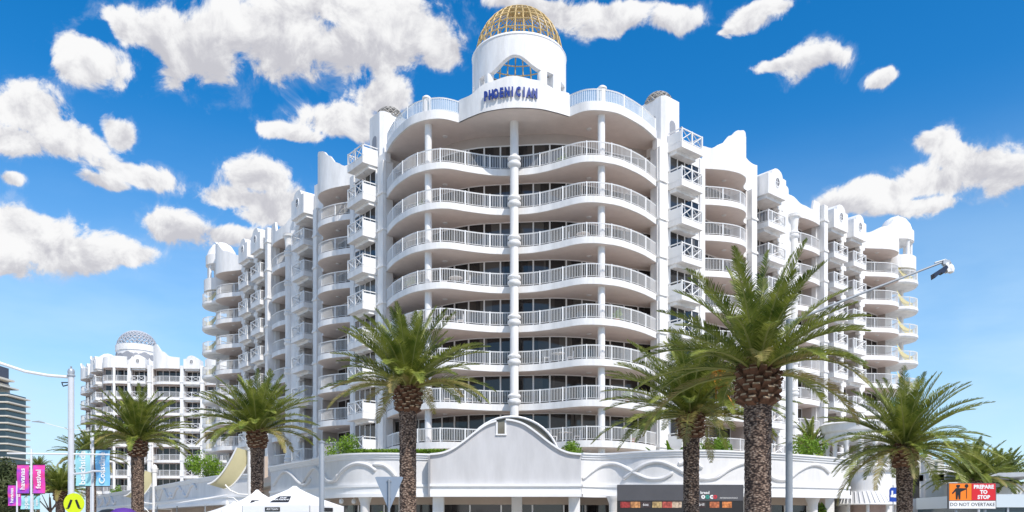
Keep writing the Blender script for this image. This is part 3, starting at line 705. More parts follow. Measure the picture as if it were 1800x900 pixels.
b = MB(); b.box(-16, 4, -7, 10, 67.2, 68.0); b.box(-16, 6, -7, 10, 63.4, 64.0); obj('roof', b.mesh('roof', TS), tw)

# ------------------------------------------------------------------ podium of shops
pod = thing('shopping_podium', 'low white shopping podium with wave mouldings and a bell-shaped gable before the hotel', 'building', (0, 0, 0))
PT, PM, PBt = 6.0, 4.15, 3.45      # parapet top, moulding line, soffit
def pw(px, D): return at(px, D)[:2]
leftA = smooth([pw(476, 60.5), pw(500, 58.6), pw(540, 56.0), pw(575, 53.0), pw(610, 50.9), pw(660, 50.0), pw(715, 49.8), pw(759, 50.0)], 5)
rightA = smooth([pw(1021, 50.0), pw(1050, 50.8), pw(1085, 50.6), pw(1130, 49.6), pw(1200, 49.0), pw(1280, 49.3), pw(1380, 50.6), pw(1450, 52.0), pw(1492, 53.0)], 5)
leftB = smooth([pw(262, 96), pw(300, 86), pw(340, 78), pw(385, 71.5), pw(415, 70), pw(440, 69)], 5)
leftC = smooth([pw(168, 128), pw(200, 112), pw(232, 103), pw(262, 98)], 4)
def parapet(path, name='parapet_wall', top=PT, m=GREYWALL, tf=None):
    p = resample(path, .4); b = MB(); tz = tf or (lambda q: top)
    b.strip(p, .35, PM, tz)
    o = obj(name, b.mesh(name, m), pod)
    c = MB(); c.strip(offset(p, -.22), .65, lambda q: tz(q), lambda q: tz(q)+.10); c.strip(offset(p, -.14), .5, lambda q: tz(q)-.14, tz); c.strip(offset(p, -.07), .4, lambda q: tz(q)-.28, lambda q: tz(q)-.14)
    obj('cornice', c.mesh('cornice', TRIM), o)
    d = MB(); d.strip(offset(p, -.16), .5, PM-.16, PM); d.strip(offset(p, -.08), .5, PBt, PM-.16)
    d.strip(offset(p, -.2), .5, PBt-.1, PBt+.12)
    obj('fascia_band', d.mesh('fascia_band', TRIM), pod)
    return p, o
def scroll(path, parent, s0, pts, r=.12, m=GREYWALL):
    """relief moulding that follows the wall; pts = (distance along, height)"""
    ds = [0]
    for a, c in zip(path, path[1:]): ds.append(ds[-1]+math.dist(a, c))
    out = offset(path, -.04); V = []
    for s, z in smooth(pts, 6):
        s = min(max(s+s0, 0), ds[-1]-.001); j = max(0, bisect.bisect(ds, s)-1); j = min(j, len(out)-2); q = (s-ds[j])/(ds[j+1]-ds[j])
        V.append((out[j][0]+(out[j+1][0]-out[j][0])*q, out[j][1]+(out[j+1][1]-out[j][1])*q, z))
    b = MB(); b.tube(V, [r*(.55 if i in (0, len(V)-1) else 1) for i in range(len(V))], 8); obj('wave_moulding', b.mesh('wave_moulding', m), parent)
wave = [(0, 4.5), (.8, 5.0), (1.6, 5.42), (2.4, 5.5), (3.2, 5.2), (4.0, 4.75), (4.8, 4.45), (5.6, 4.5), (6.2, 4.85)]
hook = [(0, 5.0), (.5, 4.6), (1.1, 4.45), (1.8, 4.55), (2.6, 5.05), (3.4, 5.4), (4.1, 5.5), (4.8, 5.35), (5.3, 5.0)]
rp_, ro = parapet(rightA, tf=lambda q: 6.0+.12*math.sin(q*math.pi*1.2+.2))
lp_, lo = parapet(leftA, tf=lambda q: 5.9+.16*math.sin(q*math.pi*.9))
l2_, l2o = parapet(leftB, top=5.9); l3_, l3o = parapet(leftC, top=5.9)
for s in (0, 3.0): scroll(rp_, ro, s+.1, wave)
for s in (7.2, 12.4): scroll(rp_, ro, s, hook)
scroll(rp_, ro, 6.6, [(0, 5.35), (.5, 5.5), (1.0, 5.4), (1.5, 5.1)])
for s in (.5, 5.2): scroll(lp_, lo, s, wave)
scroll(lp_, lo, 9.3, hook); scroll(lp_, lo, 14.4, [(0, 5.4), (.7, 5.35), (1.2, 5.0), (1.5, 4.6)])
for s in (1, 6.5, 12, 18): scroll(l2_, l2o, s, wave if s < 10 else hook, .13)
for s in (1, 8, 15): scroll(l3_, l3o, s, wave, .15)
# gable
gx0, gx1 = pw(757, 49.6)[0], pw(1021, 49.6)[0]; gc = (gx0+gx1)/2; gw = (gx1-gx0)/2
gp = [(-1, 5.93), (-.84, 6.02), (-.7, 6.28), (-.55, 6.75), (-.4, 7.3), (-.25, 7.78), (-.12, 8.0), (0, 8.08), (.12, 8.0), (.25, 7.78), (.4, 7.3), (.55, 6.75), (.7, 6.28), (.84, 6.02), (1, 5.93)]
gt = smooth([(gc+x*gw, z) for x, z in gp], 5)
nt_ = [(x, z) for x, z in gt if abs(x-(gc-.28)) > .22]
out = [(gx0, PM)]+[(x, z) for x, z in gt if x < gc-.5]+[(gc-.5, interp([(x, z) for x, z in gt], gc-.5)), (gc-.5, 7.25), (gc-.06, 7.25), (gc-.06, 8.06)]+[(x, z) for x, z in gt if x > gc-.05]+[(gx1, PM)]
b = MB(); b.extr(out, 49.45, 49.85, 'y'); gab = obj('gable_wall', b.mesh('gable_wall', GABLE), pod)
def ribbon(pts, y0, y1, th, name, m, parent):
    b = MB(); n = len(pts); A = []
    for i, (x, z) in enumerate(pts):
        x0, z0 = pts[max(i-1, 0)]; x1, z1 = pts[min(i+1, n-1)]; l = math.hypot(x1-x0, z1-z0); nx, nz = -(z1-z0)/l*th, (x1-x0)/l*th
        A.append([b.vert(x, y0, z), b.vert(x, y1, z), b.vert(x+nx, y1, z+nz), b.vert(x+nx, y0, z+nz)])
    for i in range(n-1):
        for k in range(4): b.face(A[i][k], A[i+1][k], A[i+1][(k+1) % 4], A[i][(k+1) % 4])
    b.face(*A[0]); b.face(*A[-1][::-1]); return obj(name, b.mesh(name, m), parent)
ribbon([p for p in gt if p[0] < gc-.5], 49.28, 49.9, .11, 'gable_coping', TRIM, gab)
ribbon([p for p in gt if p[0] > gc-.02], 49.28, 49.9, .11, 'gable_coping', TRIM, gab)
b = MB(); b.box(gc-.62, gc+.06, 49.36, 49.5, 7.17, 7.25); b.box(gc-.60, gc-.5, 49.38, 49.5, 7.25, 7.95); b.box(gc-.06, gc+.04, 49.38, 49.5, 7.25, 8.1); obj('notch_trim', b.mesh('notch_trim', TRIM), gab)
# barrel roof behind the gable
bar_ = [(gc+.35+3.1*math.sin(a)*1.0, 5.4+3.05*math.cos(a)) for a in [R(-88+8*i) for i in range(23)]]
b = MB(); b.extr(bar_+[(gc+3.45, 5.2), (gc-2.75, 5.2)], 50.6, 54.5, 'y'); br = obj('barrel_roof', b.mesh('barrel_roof', COPPER), pod)
for j, yy in enumerate((50.5, 51.8, 53.1, 54.4)):
    b = MB(); b.tube([(x, yy, z+.02) for x, z in bar_], .08, 6); obj('roof_rib', b.mesh('roof_rib', TRIM), br)
b = MB(); b.box(gx0, gx1, 49.3, 49.8, PBt, PM-.16); b.box(gx0-.02, gx1+.02, 49.18, 49.82, PM-.16, PM); b.box(gx0, gx1, 49.14, 49.82, PBt-.1, PBt+.12); obj('fascia_band', b.mesh('fascia_band', TRIM), pod)
b = MB(); b.box(gx0-.12, gx0+.0, 49.2, 49.7, PBt-.1, PT-.1); obj('downpipe', b.mesh('downpipe', mat('downpipe_grey', (0.30, 0.30, 0.31), 0.5)), pod)
# soffit slab, rear wall, shopfronts
inner = [(x, y+3.4) for x, y in resample(leftA, .8)]+[(gx0, 53.0), (gx1, 53.0)]+[(x, y+3.4) for x, y in resample(rightA, .8)]
outer = resample(leftA, .8)+[(gx0, 49.6), (gx1, 49.6)]+resample(rightA, .8)
def offs(pts, d): return [(x, y+d) for x, y in pts]
b = MB()
for (a, c, e, f) in zip(outer, outer[1:], inner, inner[1:]):
    if math.dist(a, c) > 1e-4: b.prism([(a[0], a[1]+.3), (c[0], c[1]+.3), f, e], PBt+.02, PBt+.25)
obj('awning_soffit', b.mesh('awning_soffit', WHITE), pod)
b = MB(); b.strip(inner, .3, 2.95, PBt+.02); obj('shop_wall', b.mesh('shop_wall', TAN), pod)
b = MB(); b.strip([(x, y+.1) for x, y in inner], .05, 0, 2.95); obj('shopfront_glass', b.mesh('shopfront_glass', SHOPGLASS), pod)
mlm = MB().box(-.05, .05, -.03, .09, 0, 2.93).mesh('mullion', TRIM); prm = MB().box(-.35, .35, -.15, .25, 0, PBt).mesh('shop_pier', TRIM)
for x, y in resample(inner, 2.1): obj('mullion', mlm, pod, (x, y, 0))
for x, y in resample(inner, 8.4): obj('shop_pier', prm, pod, (x, y-.003, 0))
for px, D, w in ((770, 49.8, .34), (1010, 49.8, .34), (640, 50.3, .3), (1080, 50.2, .3), (560, 54.2, .3), (1340, 50.6, .32), (1432, 52.2, .32)):
    x, y = pw(px, D); b = MB(); b.lathe(x, y+.35, [(w, 0), (w, PBt-.5), (w*1.25, PBt-.3), (w*1.5, PBt-.08), (w*1.5, PBt)], 20) if w < .33 else b.box(x-w, x+w, y, y+2*w, 0, PBt-.1)
    obj('podium_column', b.mesh('podium_column', WHITE), pod)
for px in (600, 622, 644):
    x, y = pw(px, 51.5); b = MB(); b.lathe(x, y, [(.02, PBt-.5), (.13, PBt-.45), (.16, PBt-.33), (.13, PBt-.2), (.03, PBt-.17), (.03, PBt+.02)], 12); obj('globe_light', b.mesh('globe_light', TRIM), pod)
# roof deck between podium and hotel
b = MB(); b.prism([pw(476, 61)]+[(x, y+.6) for x, y in resample(leftA, 1.5)[2:]]+[(x, y+.6) for x, y in resample(rightA, 1.5)[:-1]]+[pw(1492, 54), (30, 72), (14, 66), (-14, 66), (-24, 72)], 4.6, 4.9); obj('roof_deck', b.mesh('roof_deck', GROUNDM), pod)
# left blocks rear walls
for pth in (l2_, l3_):
    q = [(x+1.6, y+2.6) for x, y in pth]; b = MB(); b.strip(q, .3, 0, PBt+.3); obj('shop_wall', b.mesh('shop_wall', TAN), pod)
    b = MB()
    for a, c, e, f in zip(pth, pth[1:], q, q[1:]): b.prism([a, c, f, e], PBt+.02, PBt+.25)
    obj('awning_soffit', b.mesh('awning_soffit', WHITE), pod)
    b = MB(); b.strip([(x-.06, y-.08) for x, y in q], .05, .3, 2.6); obj('shopfront_glass', b.mesh('shopfront_glass', SHOPGLASS), pod)
    b = MB(); bb_ = resample(pth, 1.0)
    b.prism([(x+.5, y+.6) for x, y in bb_]+[(x+6, y+9) for x, y in bb_[::-1]], 4.6, 4.9); obj('roof_deck', b.mesh('roof_deck', GROUNDM), pod)
# tan return wall behind the sail
x0, y0 = pw(440, 69); x1, y1 = pw(478, 61)
b = MB(); b.strip([(pw(428, 73)), (x0+1.3, y0-.2)], .3, 0, 7.5); b.strip([(x0+1.3, y0-.2), (x1+.3, y1+.6)], .3, 0, 5.6); obj('return_wall', b.mesh('return_wall', TAN), pod)

# round corner turret of the podium and rotunda with columns
cor = thing('corner_pavilion', 'round white corner pavilion with lattice awning at right end of the podium', 'building', (*pw(1526, 56.4), 0))
b = MB(); b.lathe(0, 0, [(1.55, PBt+.1), (1.55, 5.25), (1.66, 5.3), (1.78, 5.4), (1.82, 5.55), (1.7, 5.6)], 40); obj('drum_wall', b.mesh('drum_wall', WHITE), cor)
b = MB(); b.lathe(0, 0, [(1.7, 3.9), (2.05, 3.05), (2.0, 3.0), (1.5, 3.6)], 40); obj('skirt_roof', b.mesh('skirt_roof', TRIM), cor)
b = MB()
for i in range(40):
    a = 2*math.pi*i/40; b.tube([(1.69*math.cos(a), 1.69*math.sin(a), 3.95), (2.1*math.cos(a+.14), 2.1*math.sin(a+.14), 3.05)], .03, 4)
b.tube([(2.1*math.cos(2*math.pi*i/40), 2.1*math.sin(2*math.pi*i/40), 3.03) for i in range(41)], .06, 6)
obj('lattice_trim', b.mesh('lattice_trim', RAIL), cor)
b = MB(); b.lathe(0, 0, [(1.2, 0), (1.2, 3.4)], 32); obj('inner_wall', b.mesh('inner_wall', mat('pink_beige', (0.50, 0.38, 0.34), 0.85)), cor)
for a in (200, 245, 290, 335): b = MB(); b.lathe(1.75*math.cos(R(a)), 1.75*math.sin(R(a)), [(.12, 0), (.12, 3.1)], 12); obj('post', b.mesh('post', WHITE), cor)
rot = thing('rotunda', 'white colonnaded rotunda with curved entablature rising behind the corner pavilion', 'building', (*pw(1512, 62), 0))
b = MB(); b.lathe(0, 0, [(2.5, 8.0), (2.75, 8.05), (2.7, 8.6), (2.85, 8.75), (2.9, 9.2), (3.0, 9.3), (2.8, 9.45), (1.5, 9.5)], 48, cap=True); obj('entablature', b.mesh('entablature', WHITE), rot)
b = MB(); b.lathe(0, 0, [(2.9, 0), (2.9, 5.9), (3.0, 6.0), (2.4, 6.05)], 48); obj('base_wall', b.mesh('base_wall', WHITE), rot)
for i in range(16):
    a = 2*math.pi*i/16; b = MB(); b.lathe(2.55*math.cos(a), 2.55*math.sin(a), [(.2, 6.0), (.17, 6.2), (.16, 7.7), (.25, 7.9), (.25, 8.02)], 12); obj('column', b.mesh('column', WHITE), rot)
b = MB(); b.box(2.8, 6.0, -1, 6, 0, 6.6); b.box(4.4, 4.9, -1.3, 6, 0, 7.0); obj('side_wall', b.mesh('side_wall', WHITE), rot)
b = MB(); b.box(3.1, 4.1, -1.03, -.98, 3.6, 6.0); obj('window', b.mesh('window', GLASS), rot)

# low buildings on the right
rb = thing('retail_building', 'low white shops with grey flat canopy behind the road sign at right', 'building', (*pw(1690, 64), 0))
b = MB(); b.box(-6.4, 11, 0, 12, 0, 4.9); b.box(-6, 2, 3, 12, 4.9, 6.6); obj('wall', b.mesh('wall', WHITE), rb)
b = MB(); b.prism([(-8.5, -3), (4.0, -3), (5.0, .5), (-8.5, .5)], lambda i: [4.75, 5.35, 5.2, 4.75][i], lambda i: [5.3, 5.65, 5.5, 5.3][i]); obj('canopy', b.mesh('canopy', mat('canopy_grey', (0.42, 0.44, 0.46), 0.7, var=.08)), rb)
b = MB(); b.box(-5.8, -.5, -.04, .02, 0, 2.6); obj('shopfront_glass', b.mesh('shopfront_glass', mat('pink_shopfront', (0.33, 0.22, 0.21), .5)), rb)
for s_ in range(3): b = MB(); b.tube([(x_/10-4.8+s_*1.4, -.05, 3.3+.35*math.sin(x_/5+s_)+.1*s_) for x_ in range(0, 22, 2)], .06, 6); obj('branch_moulding', b.mesh('branch_moulding', mat('downpipe_grey', (.3, .3, .31), .5)), rb)
b = MB(); b.tube([(-1.5, -2.6, 2.7+1.2), (3.5, -2.6, 3.6)], .05, 6); b.tube([(-6, -2.6, 0), (-6, -2.6, 4.8)], .1, 8); obj('canopy_post', b.mesh('canopy_post', STEELW), rb)
gb = thing('glass_shop', 'blue glass fronted low shop at the far right edge', 'building', (*pw(1790, 52), 0))
b = MB(); b.box(-2.6, 6, 0, 8, 2.75, 3.6); b.box(-2.6, 6, 0.4, 8, 0, .5); obj('fascia', b.mesh('fascia', mat('pale_blue_grey', (.55, .62, .66), .6)), gb)
b = MB(); b.box(-2.5, 6, .2, 8, .5, 2.75); obj('glass_wall', b.mesh('glass_wall', TG), gb)
for x in (-2.5, -.6, 1.3): b = MB(); b.box(x-.06, x+.06, .1, .22, 0, 3.0); obj('mullion', b.mesh('mullion', STEEL), gb)

# ------------------------------------------------------------------ shade sails
def sail(px, D, w, label, s=1.0):
    x, y = pw(px, D); t = thing('shade_sail', label, 'shade sail', (x, y, 0))
    b = MB(); A = []
    for i in range(13):
        q = i/12; X = 2.35*q-2.35; Z = 4.85+2.95*q**1.7; A.append([b.vert(X+.27*j-.5, -.1+.2*j, Z-.09*j) for j in range(5)])
    for i in range(12):
        for j in range(4): b.face(A[i][j], A[i+1][j], A[i+1][j+1], A[i][j+1])
    obj('canvas', b.mesh('canvas', SAIL, False), t)
    b = MB()
    for j in (0, 4): b.tube([(2.35*q-2.85+.27*j, -.1+.2*j, 4.85+2.95*q**1.7-.09*j) for q in [i/12 for i in range(13)]], .07, 6)
    obj('frame', b.mesh('frame', RAIL), t)
    b = MB(); b.lathe(.45, .4, [(.26, 0), (.26, 7.6), (.34, 7.65), (.34, 7.8), (.42, 7.95), (.42, 8.1), (.3, 8.15), (.3, 8.3), (.2, 8.45), (.03, 8.55)], 20); obj('post', b.mesh('post', WHITE), t)
    b = MB(); b.tube([(.3, .2, 4.0), (-.4, .1, 4.05), (-1.1, .1, 4.35), (-1.5, .1, 4.8)], .07, 6); b.tube([(.2, .1, 2.6), (-.2, 0, 3.2), (-.8, 0, 3.75), (-1.3, 0, 3.8), (-1.32, 0, 3.5)], .05, 6); obj('brace', b.mesh('brace', RAIL), t)
    b = MB(); b.lathe(-1.32, 0, [(.02, 3.05), (.14, 3.12), (.17, 3.3), (.1, 3.45), (.03, 3.55)], 12); obj('lamp', b.mesh('lamp', TRIM), t)
    return t
sail(428, 64, 1, 'cream shade sail curving up to a white column beside second palm from left')
sail(262, 92, 1, 'far cream shade sail on a white column behind the left palm trunk')

# ------------------------------------------------------------------ palms
def rotz(v, a): return Vector((v.x*math.cos(a)-v.y*math.sin(a), v.x*math.sin(a)+v.y*math.cos(a), v.z))
def palm_crown(seed, L, nf, npairs, lw, low=-8, droop=1.0, side=0.0):
    rnd = random.Random(seed); g = MB(); y = MB(); rc = MB()
    for i in range(nf):
        q = (i+.5)/nf; q = q**1.12
        e0 = R(84-(84-low)*q**.9+rnd.uniform(-9, 8)); az = i*2.39996+rnd.uniform(-.3, .3); ln = L*(.96+.06*min(1, q*2.2))*rnd.uniform(.86, 1.09)
        bend = R(20+36*q+rnd.uniform(-10, 16))*droop; old = q > .86 and rnd.random() < .55
        P = Vector((0, 0, .1)); steps = 14; pts = [P.copy()]; tan = []
        sway = rnd.uniform(-.14, .14)
        for s in range(steps):
            u = (s+.5)/steps; th = e0-bend*u**1.35*1.15; a2 = az+sway*u
            d = Vector((math.cos(th)*math.cos(a2), math.cos(th)*math.sin(a2), math.sin(th))); P = P+d*(ln/steps); pts.append(P.copy()); tan.append(d)
        tan.append(tan[-1])
        rc.tube([tuple(p) for p in pts[::2]], [.05*(1-.85*j/7)*L/4 for j in range(8)], 4)
        m = y if old else g
        for j in range(int(npairs*1.35)):
            u = .10+.90*(j+.5)/int(npairs*1.35); f = u*steps; k = min(int(f), steps-1); c = pts[k].lerp(pts[k+1], f-k); d = tan[k].lerp(tan[k+1], f-k).normalized()
            sd = d.cross(Vector((0, 0, 1)));
            if sd.length < .05: sd = Vector((math.sin(az), -math.cos(az), 0))
            sd.normalize(); up = sd.cross(d).normalized()
            ll = L*.14*(math.sin(math.pi*min(1, (u*.93+.07))**.75)**.6+.12)*(1.0 if u > .25 else .55+u*1.8)
            for sg in (-1, 1):
                if rnd.random() < .06: continue
                jit = rnd.uniform(-.12, .12); l2 = ll*rnd.uniform(.85, 1.12)
                fw = .75+.5*u+jit
                ld = (sd*sg*1.0+d*fw+up*(.42+rnd.uniform(-.22, .22))).normalized()
                tip = c+ld*l2+Vector((0, 0, -l2*.10*(1+rnd.random()))); md = c+ld*l2*.5
                wv = (d-ld*d.dot(ld)).normalized()*lw*.42
                a_, b_ = c-wv*.8, c+wv*.8; c_, d_ = md+wv, md-wv
                i0 = [m.vert(*v) for v in (a_, b_, c_, d_, tip)]
                m.face(i0[0], i0[1], i0[2], i0[3]); m.face(i0[3], i0[2], i0[4])
    return g.mesh('crown', PALM, False, False), (y.mesh('dry_fronds', PALM2, False, False) if y.f else None), rc.mesh('frond_stems', RACH, False)
def palm_trunk(rad, h, seed):
    rnd = random.Random(seed); b = MB(); n = 40; rows = int(h/.085); A = []
    for j in range(rows+1):
        z = h*j/rows; q = z/h; rr = rad*(1.14-.14*min(1, q*3)+(.05 if q > .8 else 0))
        ring = []
        for i in range(n):
            a = 2*math.pi*i/n; dd = abs(math.sin(a*7+z*10.5))*abs(math.sin(a*7-z*10.5)); r_ = rr*(1+.075*dd)+rnd.uniform(-.008, .008)
            ring.append(b.vert(r_*math.cos(a), r_*math.sin(a), z))
        A.append(ring)
    for j in range(rows):
        for i in range(n): k = (i+1) % n; b.face(A[j][i], A[j][k], A[j+1][k], A[j+1][i])
    b.face(*A[-1]); me = b.mesh('trunk', BARK, False, True); return me
def palm_boss(rad, R1, H, seed):
    """ball of cut leaf bases under the crown"""
    rnd = random.Random(seed); b = MB(); c = MB(); n = 96
    b.lathe(0, 0, [(rad*.9, -H*.6), (rad*1.0, -H*.5), (R1*.74, -H*.25), (R1*.8, 0), (R1*.66, H*.3), (R1*.3, H*.5)], 16)
    for i in range(n):
        q = i/n; a = i*2.39996+rnd.uniform(-.12, .12); z = -H*.46+H*.92*q+rnd.uniform(-.03, .03); rr = R1*(.62+.22*math.sin(math.pi*min(1, q*.95+.08)))
        out = Vector((math.cos(a), math.sin(a), .35+q*.9)).normalized(); sd = Vector((-math.sin(a), math.cos(a), 0)); up = out.cross(sd)*-1
        p0 = Vector((rr*.85*math.cos(a), rr*.85*math.sin(a), z)); ln = (.24+.10*q)*R1/.6*rnd.uniform(.75, 1.25); w0, w1 = .14*R1/.6, .10*R1/.6
        v = []
        for s, w, t in ((0, w0, .07), (1, w1, .035)):
            for x, y_ in ((-1, -1), (1, -1), (1, 1), (-1, 1)): v.append(p0+out*ln*s+sd*x*w+up*y_*t*R1/.6)
        i0 = [b.vert(*x) for x in v]
        for f in ((0, 1, 5, 4), (1, 2, 6, 5), (2, 3, 7, 6), (3, 0, 4, 7)): b.face(*[i0[k] for k in f])
        i1 = [c.vert(*(x+out*.004)) for x in v[4:]]; c.face(*i1)
    me = b.mesh('leaf_bases', [BOSS, BOSST], True, False)
    nb_ = len(b.f); base = len(b.v); mm = MB(); mm.v = b.v+c.v; mm.f = b.f+[tuple(i+base for i in f) for f in c.f]
    me = mm.mesh('leaf_bases', [BOSS, BOSST], False, False); me.polygons.foreach_set('material_index', [0]*nb_+[1]*len(c.f)); return me
crowns = {}
def palm(label, px, D, zc, rad, R1, bH, seed, L, nf=84, npairs=46, lw=.045, low=-8, rz=0, droop=1.0, name='palm_tree', dx=0, fruit=False, group='palm trees in front of the hotel', tr=True, pos=None):
    x, y = pos or pw(px, D); t = thing(name, label, 'palm tree', (x, y, 0), rz, group)
    key = (seed, L, nf, npairs, lw, low, droop)
    if key not in crowns: crowns[key] = palm_crown(*([seed, L, nf, npairs, lw, low, droop]))
    g, yl, rc = crowns[key]
    c = obj('crown', g, t, (0, 0, zc)); obj('frond_stems', rc, c)
    if yl: obj('dry_fronds', yl, c)
    obj('trunk', palm_trunk(rad, zc-bH*.6, seed), t)
    obj('leaf_bases', palm_boss(rad, R1, bH, seed), t, (0, 0, zc-bH*.25))
    if fruit:
        b = MB(); rnd = random.Random(3)
        for i in range(70):
            v = Vector((1.05+rnd.gauss(0, .2), -1.9+rnd.gauss(0, .2), 1.45+rnd.gauss(0, .34))); b.tube([(.2, -.4, .5), (.75+rnd.gauss(0, .05), -1.45, 2.0), tuple(v)], [.02, .02, .045], 4)
        obj('fruit_cluster', b.mesh('fruit_cluster', FRUIT), t, (0, 0, zc))
    return t
palm('tall palm with wide crown left of the central gable, triangular sign at its foot', 717, 38, zh(692, 38), .38, .62, 1.25, 11, 4.25, low=14)
palm('palm beside the cream shade sail, second from left', 452, 50, zh(766, 50), .37, .60, 1.1, 12, 4.2, nf=76, npairs=40, lw=.055, low=15)
palm('leftmost large palm, in front of the distant hotel block', 242, 57, zh(782, 57), .40, .64, 1.2, 13, 4.2, nf=76, npairs=40, lw=.06, low=14)
palm('palm with an orange fruit cluster before the restaurant sign', 1215, 38, zh(738, 38), .355, .62, 1.2, 14, 4.7, nf=84, low=8, fruit=True)
palm('tallest nearest palm with thick trunk beside the tall steel pole', 1332, 30, zh(665, 30), .465, .78, 1.45, 15, 4.9, nf=50, npairs=66, lw=.042, low=10, rz=.6)
palm('broad drooping palm beside the white corner pavilion', 1590, 42, zh(792, 42), .375, .62, 1.25, 16, 4.5, nf=80, low=-6, droop=1.1)
palm('low palm behind the orange and red road sign', 1712, 58, zh(852, 58), .38, .6, 1.1, 12, 3.5, nf=76, npairs=40, lw=.055, low=15, rz=1.9)
palm('palm at right edge half hidden behind another palm', 1758, 66, zh(862, 66), .38, .6, 1.1, 13, 3.7, nf=76, npairs=40, lw=.06, low=14, rz=.7)
palm('small distant palm between the pink banners and tram pole', 106, 100, zh(868, 100), .5, .75, 1.3, 13, 4.2, nf=76, npairs=40, lw=.06, low=14, rz=2.2)
palm('distant palm trunk rising behind the pale blue banners', 160, 88, zh(812, 88), .5, .72, 1.3, 12, 4.2, nf=76, npairs=40, lw=.055, low=15, rz=.3)
palm('tiny far palm on the horizon above pink banner', 67, 210, zh(828, 210), .4, .7, 1.3, 13, 4.2, nf=76, npairs=40, lw=.06, low=14, rz=.9)
palm('dark slender palm on the podium deck left of the rotunda', 1425, 63, zh(790, 63), .16, .25, .5, 12, 2.6, nf=34, npairs=26, lw=.07, low=-20, rz=1.1, group='planting on the podium deck')

# ------------------------------------------------------------------ bushes and trees
def leaf_mass(seed, rx, ry, rz_, n, size, m, lumps=9, name='foliage'):
    rnd = random.Random(seed); b = MB(); cs = []
    for i in range(lumps):
        a = rnd.uniform(0, 6.28); q = rnd.uniform(.25, .75); cs.append((rx*q*math.cos(a), ry*q*math.sin(a), rz_*rnd.uniform(.35, 1.25), rnd.uniform(.32, .55)))
    for i in range(n):
        c = rnd.choice(cs); v = Vector((rnd.gauss(0, 1), rnd.gauss(0, 1), rnd.gauss(0, 1))).normalized()*rnd.uniform(.75, 1.05)
        p = Vector((c[0]+v.x*rx*c[3], c[1]+v.y*ry*c[3], max(.02, c[2]+v.z*rz_*c[3])))
        nrm = (v+Vector((rnd.gauss(0, .5), rnd.gauss(0, .5), rnd.gauss(0, .5)))).normalized(); a_ = nrm.orthogonal().normalized(); b_ = nrm.cross(a_); s = size*rnd.uniform(.6, 1.3); an = rnd.uniform(0, 6.28)
        A = a_*math.cos(an)+b_*math.sin(an); B = nrm.cross(A)
        i0 = [b.vert(*(p+A*s*x+B*s*y*.5)) for x, y in ((-1, 0), (0, -.8), (1, 0), (0, .8))]; b.face(*i0)
    return b.mesh(name, m, False, False)
def bush(px, D, z, rx, rz_, label, seed, n=2600, m=BUSH, size=.09):
    t = thing('bush', label, 'bush', (*pw(px, D), z), 0, 'planting on the podium deck')
    obj('foliage', leaf_mass(seed, rx, rx, rz_, n, size, m), t); b = MB(); b.lathe(0, 0, [(.07, 0), (.05, rz_)], 8); obj('stem', b.mesh('stem', WOOD), t); return t
bush(598, 54.6, 5.2, 1.45, 1.7, 'rounded bright green bush on podium deck behind the steel pole', 1)
bush(366, 76, 5.3, 2.0, 2.2, 'rounded green bush left of the cream shade sail', 2, 3200, size=.12)
bush(1268, 53, 5.3, 1.05, 1.35, 'small round bush between the two tall right palms', 3)
bush(1236, 53.5, 5.3, .7, 1.3, 'narrow bush peeking out beside the fruiting palm trunk', 4, 1500)
bush(1418, 57.5, 5.3, 1.6, 1.7, 'bright green bush just right of the tall steel pole', 5)
bush(998, 53.5, 5.3, 1.0, 1.3, 'leafy shrub at right shoulder of the central gable', 6, 1800)
bush(1108, 52.5, 5.5, .5, .55, 'dark red leaved plant on the podium parapet', 7, 700, RED, .12)
bush(203, 118, 4.9, 1.0, 1.6, 'yellow green shrub behind the blue banner', 8, 900, BUSH, .16)
def blades(px, D, z, n, h, label, seed, w=.14):
    t = thing('leafy_plant', label, 'plant', (*pw(px, D), z), 0, 'planting on the podium deck'); rnd = random.Random(seed)
    for gx in (-.8, 0, .8):
        b = MB()
        for i in range(n):
            a = rnd.uniform(0, 6.28); e = rnd.uniform(.5, 1.3); l = h*rnd.uniform(.7, 1.1); p = Vector((gx+rnd.uniform(-.2, .2), rnd.uniform(-.2, .2), .1)); pr = None
            for s in range(6):
                d = Vector((math.cos(a)*math.cos(e-s*.18), math.sin(a)*math.cos(e-s*.18), math.sin(e-s*.18))); sd = Vector((-math.sin(a), math.cos(a), 0)); ww = w*math.sin(math.pi*(s+.6)/6.4)
                cur = (b.vert(*(p-sd*ww)), b.vert(*(p+sd*ww)))
                if pr: b.face(pr[0], pr[1], cur[1], cur[0])
                pr = cur; p = p+d*l/5
        obj('leaves', b.mesh('leaves', BUSH, False, True), t)
    return t
blades(1180, 54, 5.0, 18, 2.5, 'broad bladed banana-like plant beside the fruiting palm trunk', 5)
blades(1700, 58, 2.0, 8, .6, 'low strappy plant below the road sign', 6, .06)
hd = thing('hedge', 'low clipped hedge along the podium roof behind the palm left of the gable', 'hedge', (*pw(700, 53), 5.35), 0)
b = MB(); rnd = random.Random(4)
for i in range(7000):
    p = Vector((rnd.uniform(-3.2, 3.2), rnd.uniform(-.4, .4), rnd.uniform(.6, 1.28))); s = .07; v = Vector((rnd.gauss(0, 1), rnd.gauss(0, 1), rnd.gauss(0, 1))).normalized(); A = v.orthogonal().normalized(); B = v.cross(A)
    b.face(*[b.vert(*(p+A*s*x+B*s*y)) for x, y in ((-1, 0), (0, -.6), (1, 0), (0, .6))])
obj('foliage', b.mesh('foliage', BUSH, False, False), hd)
b = MB(); b.box(-3.3, 3.3, -.45, .45, 0, .6); obj('planter', b.mesh('planter', WHITE), hd)
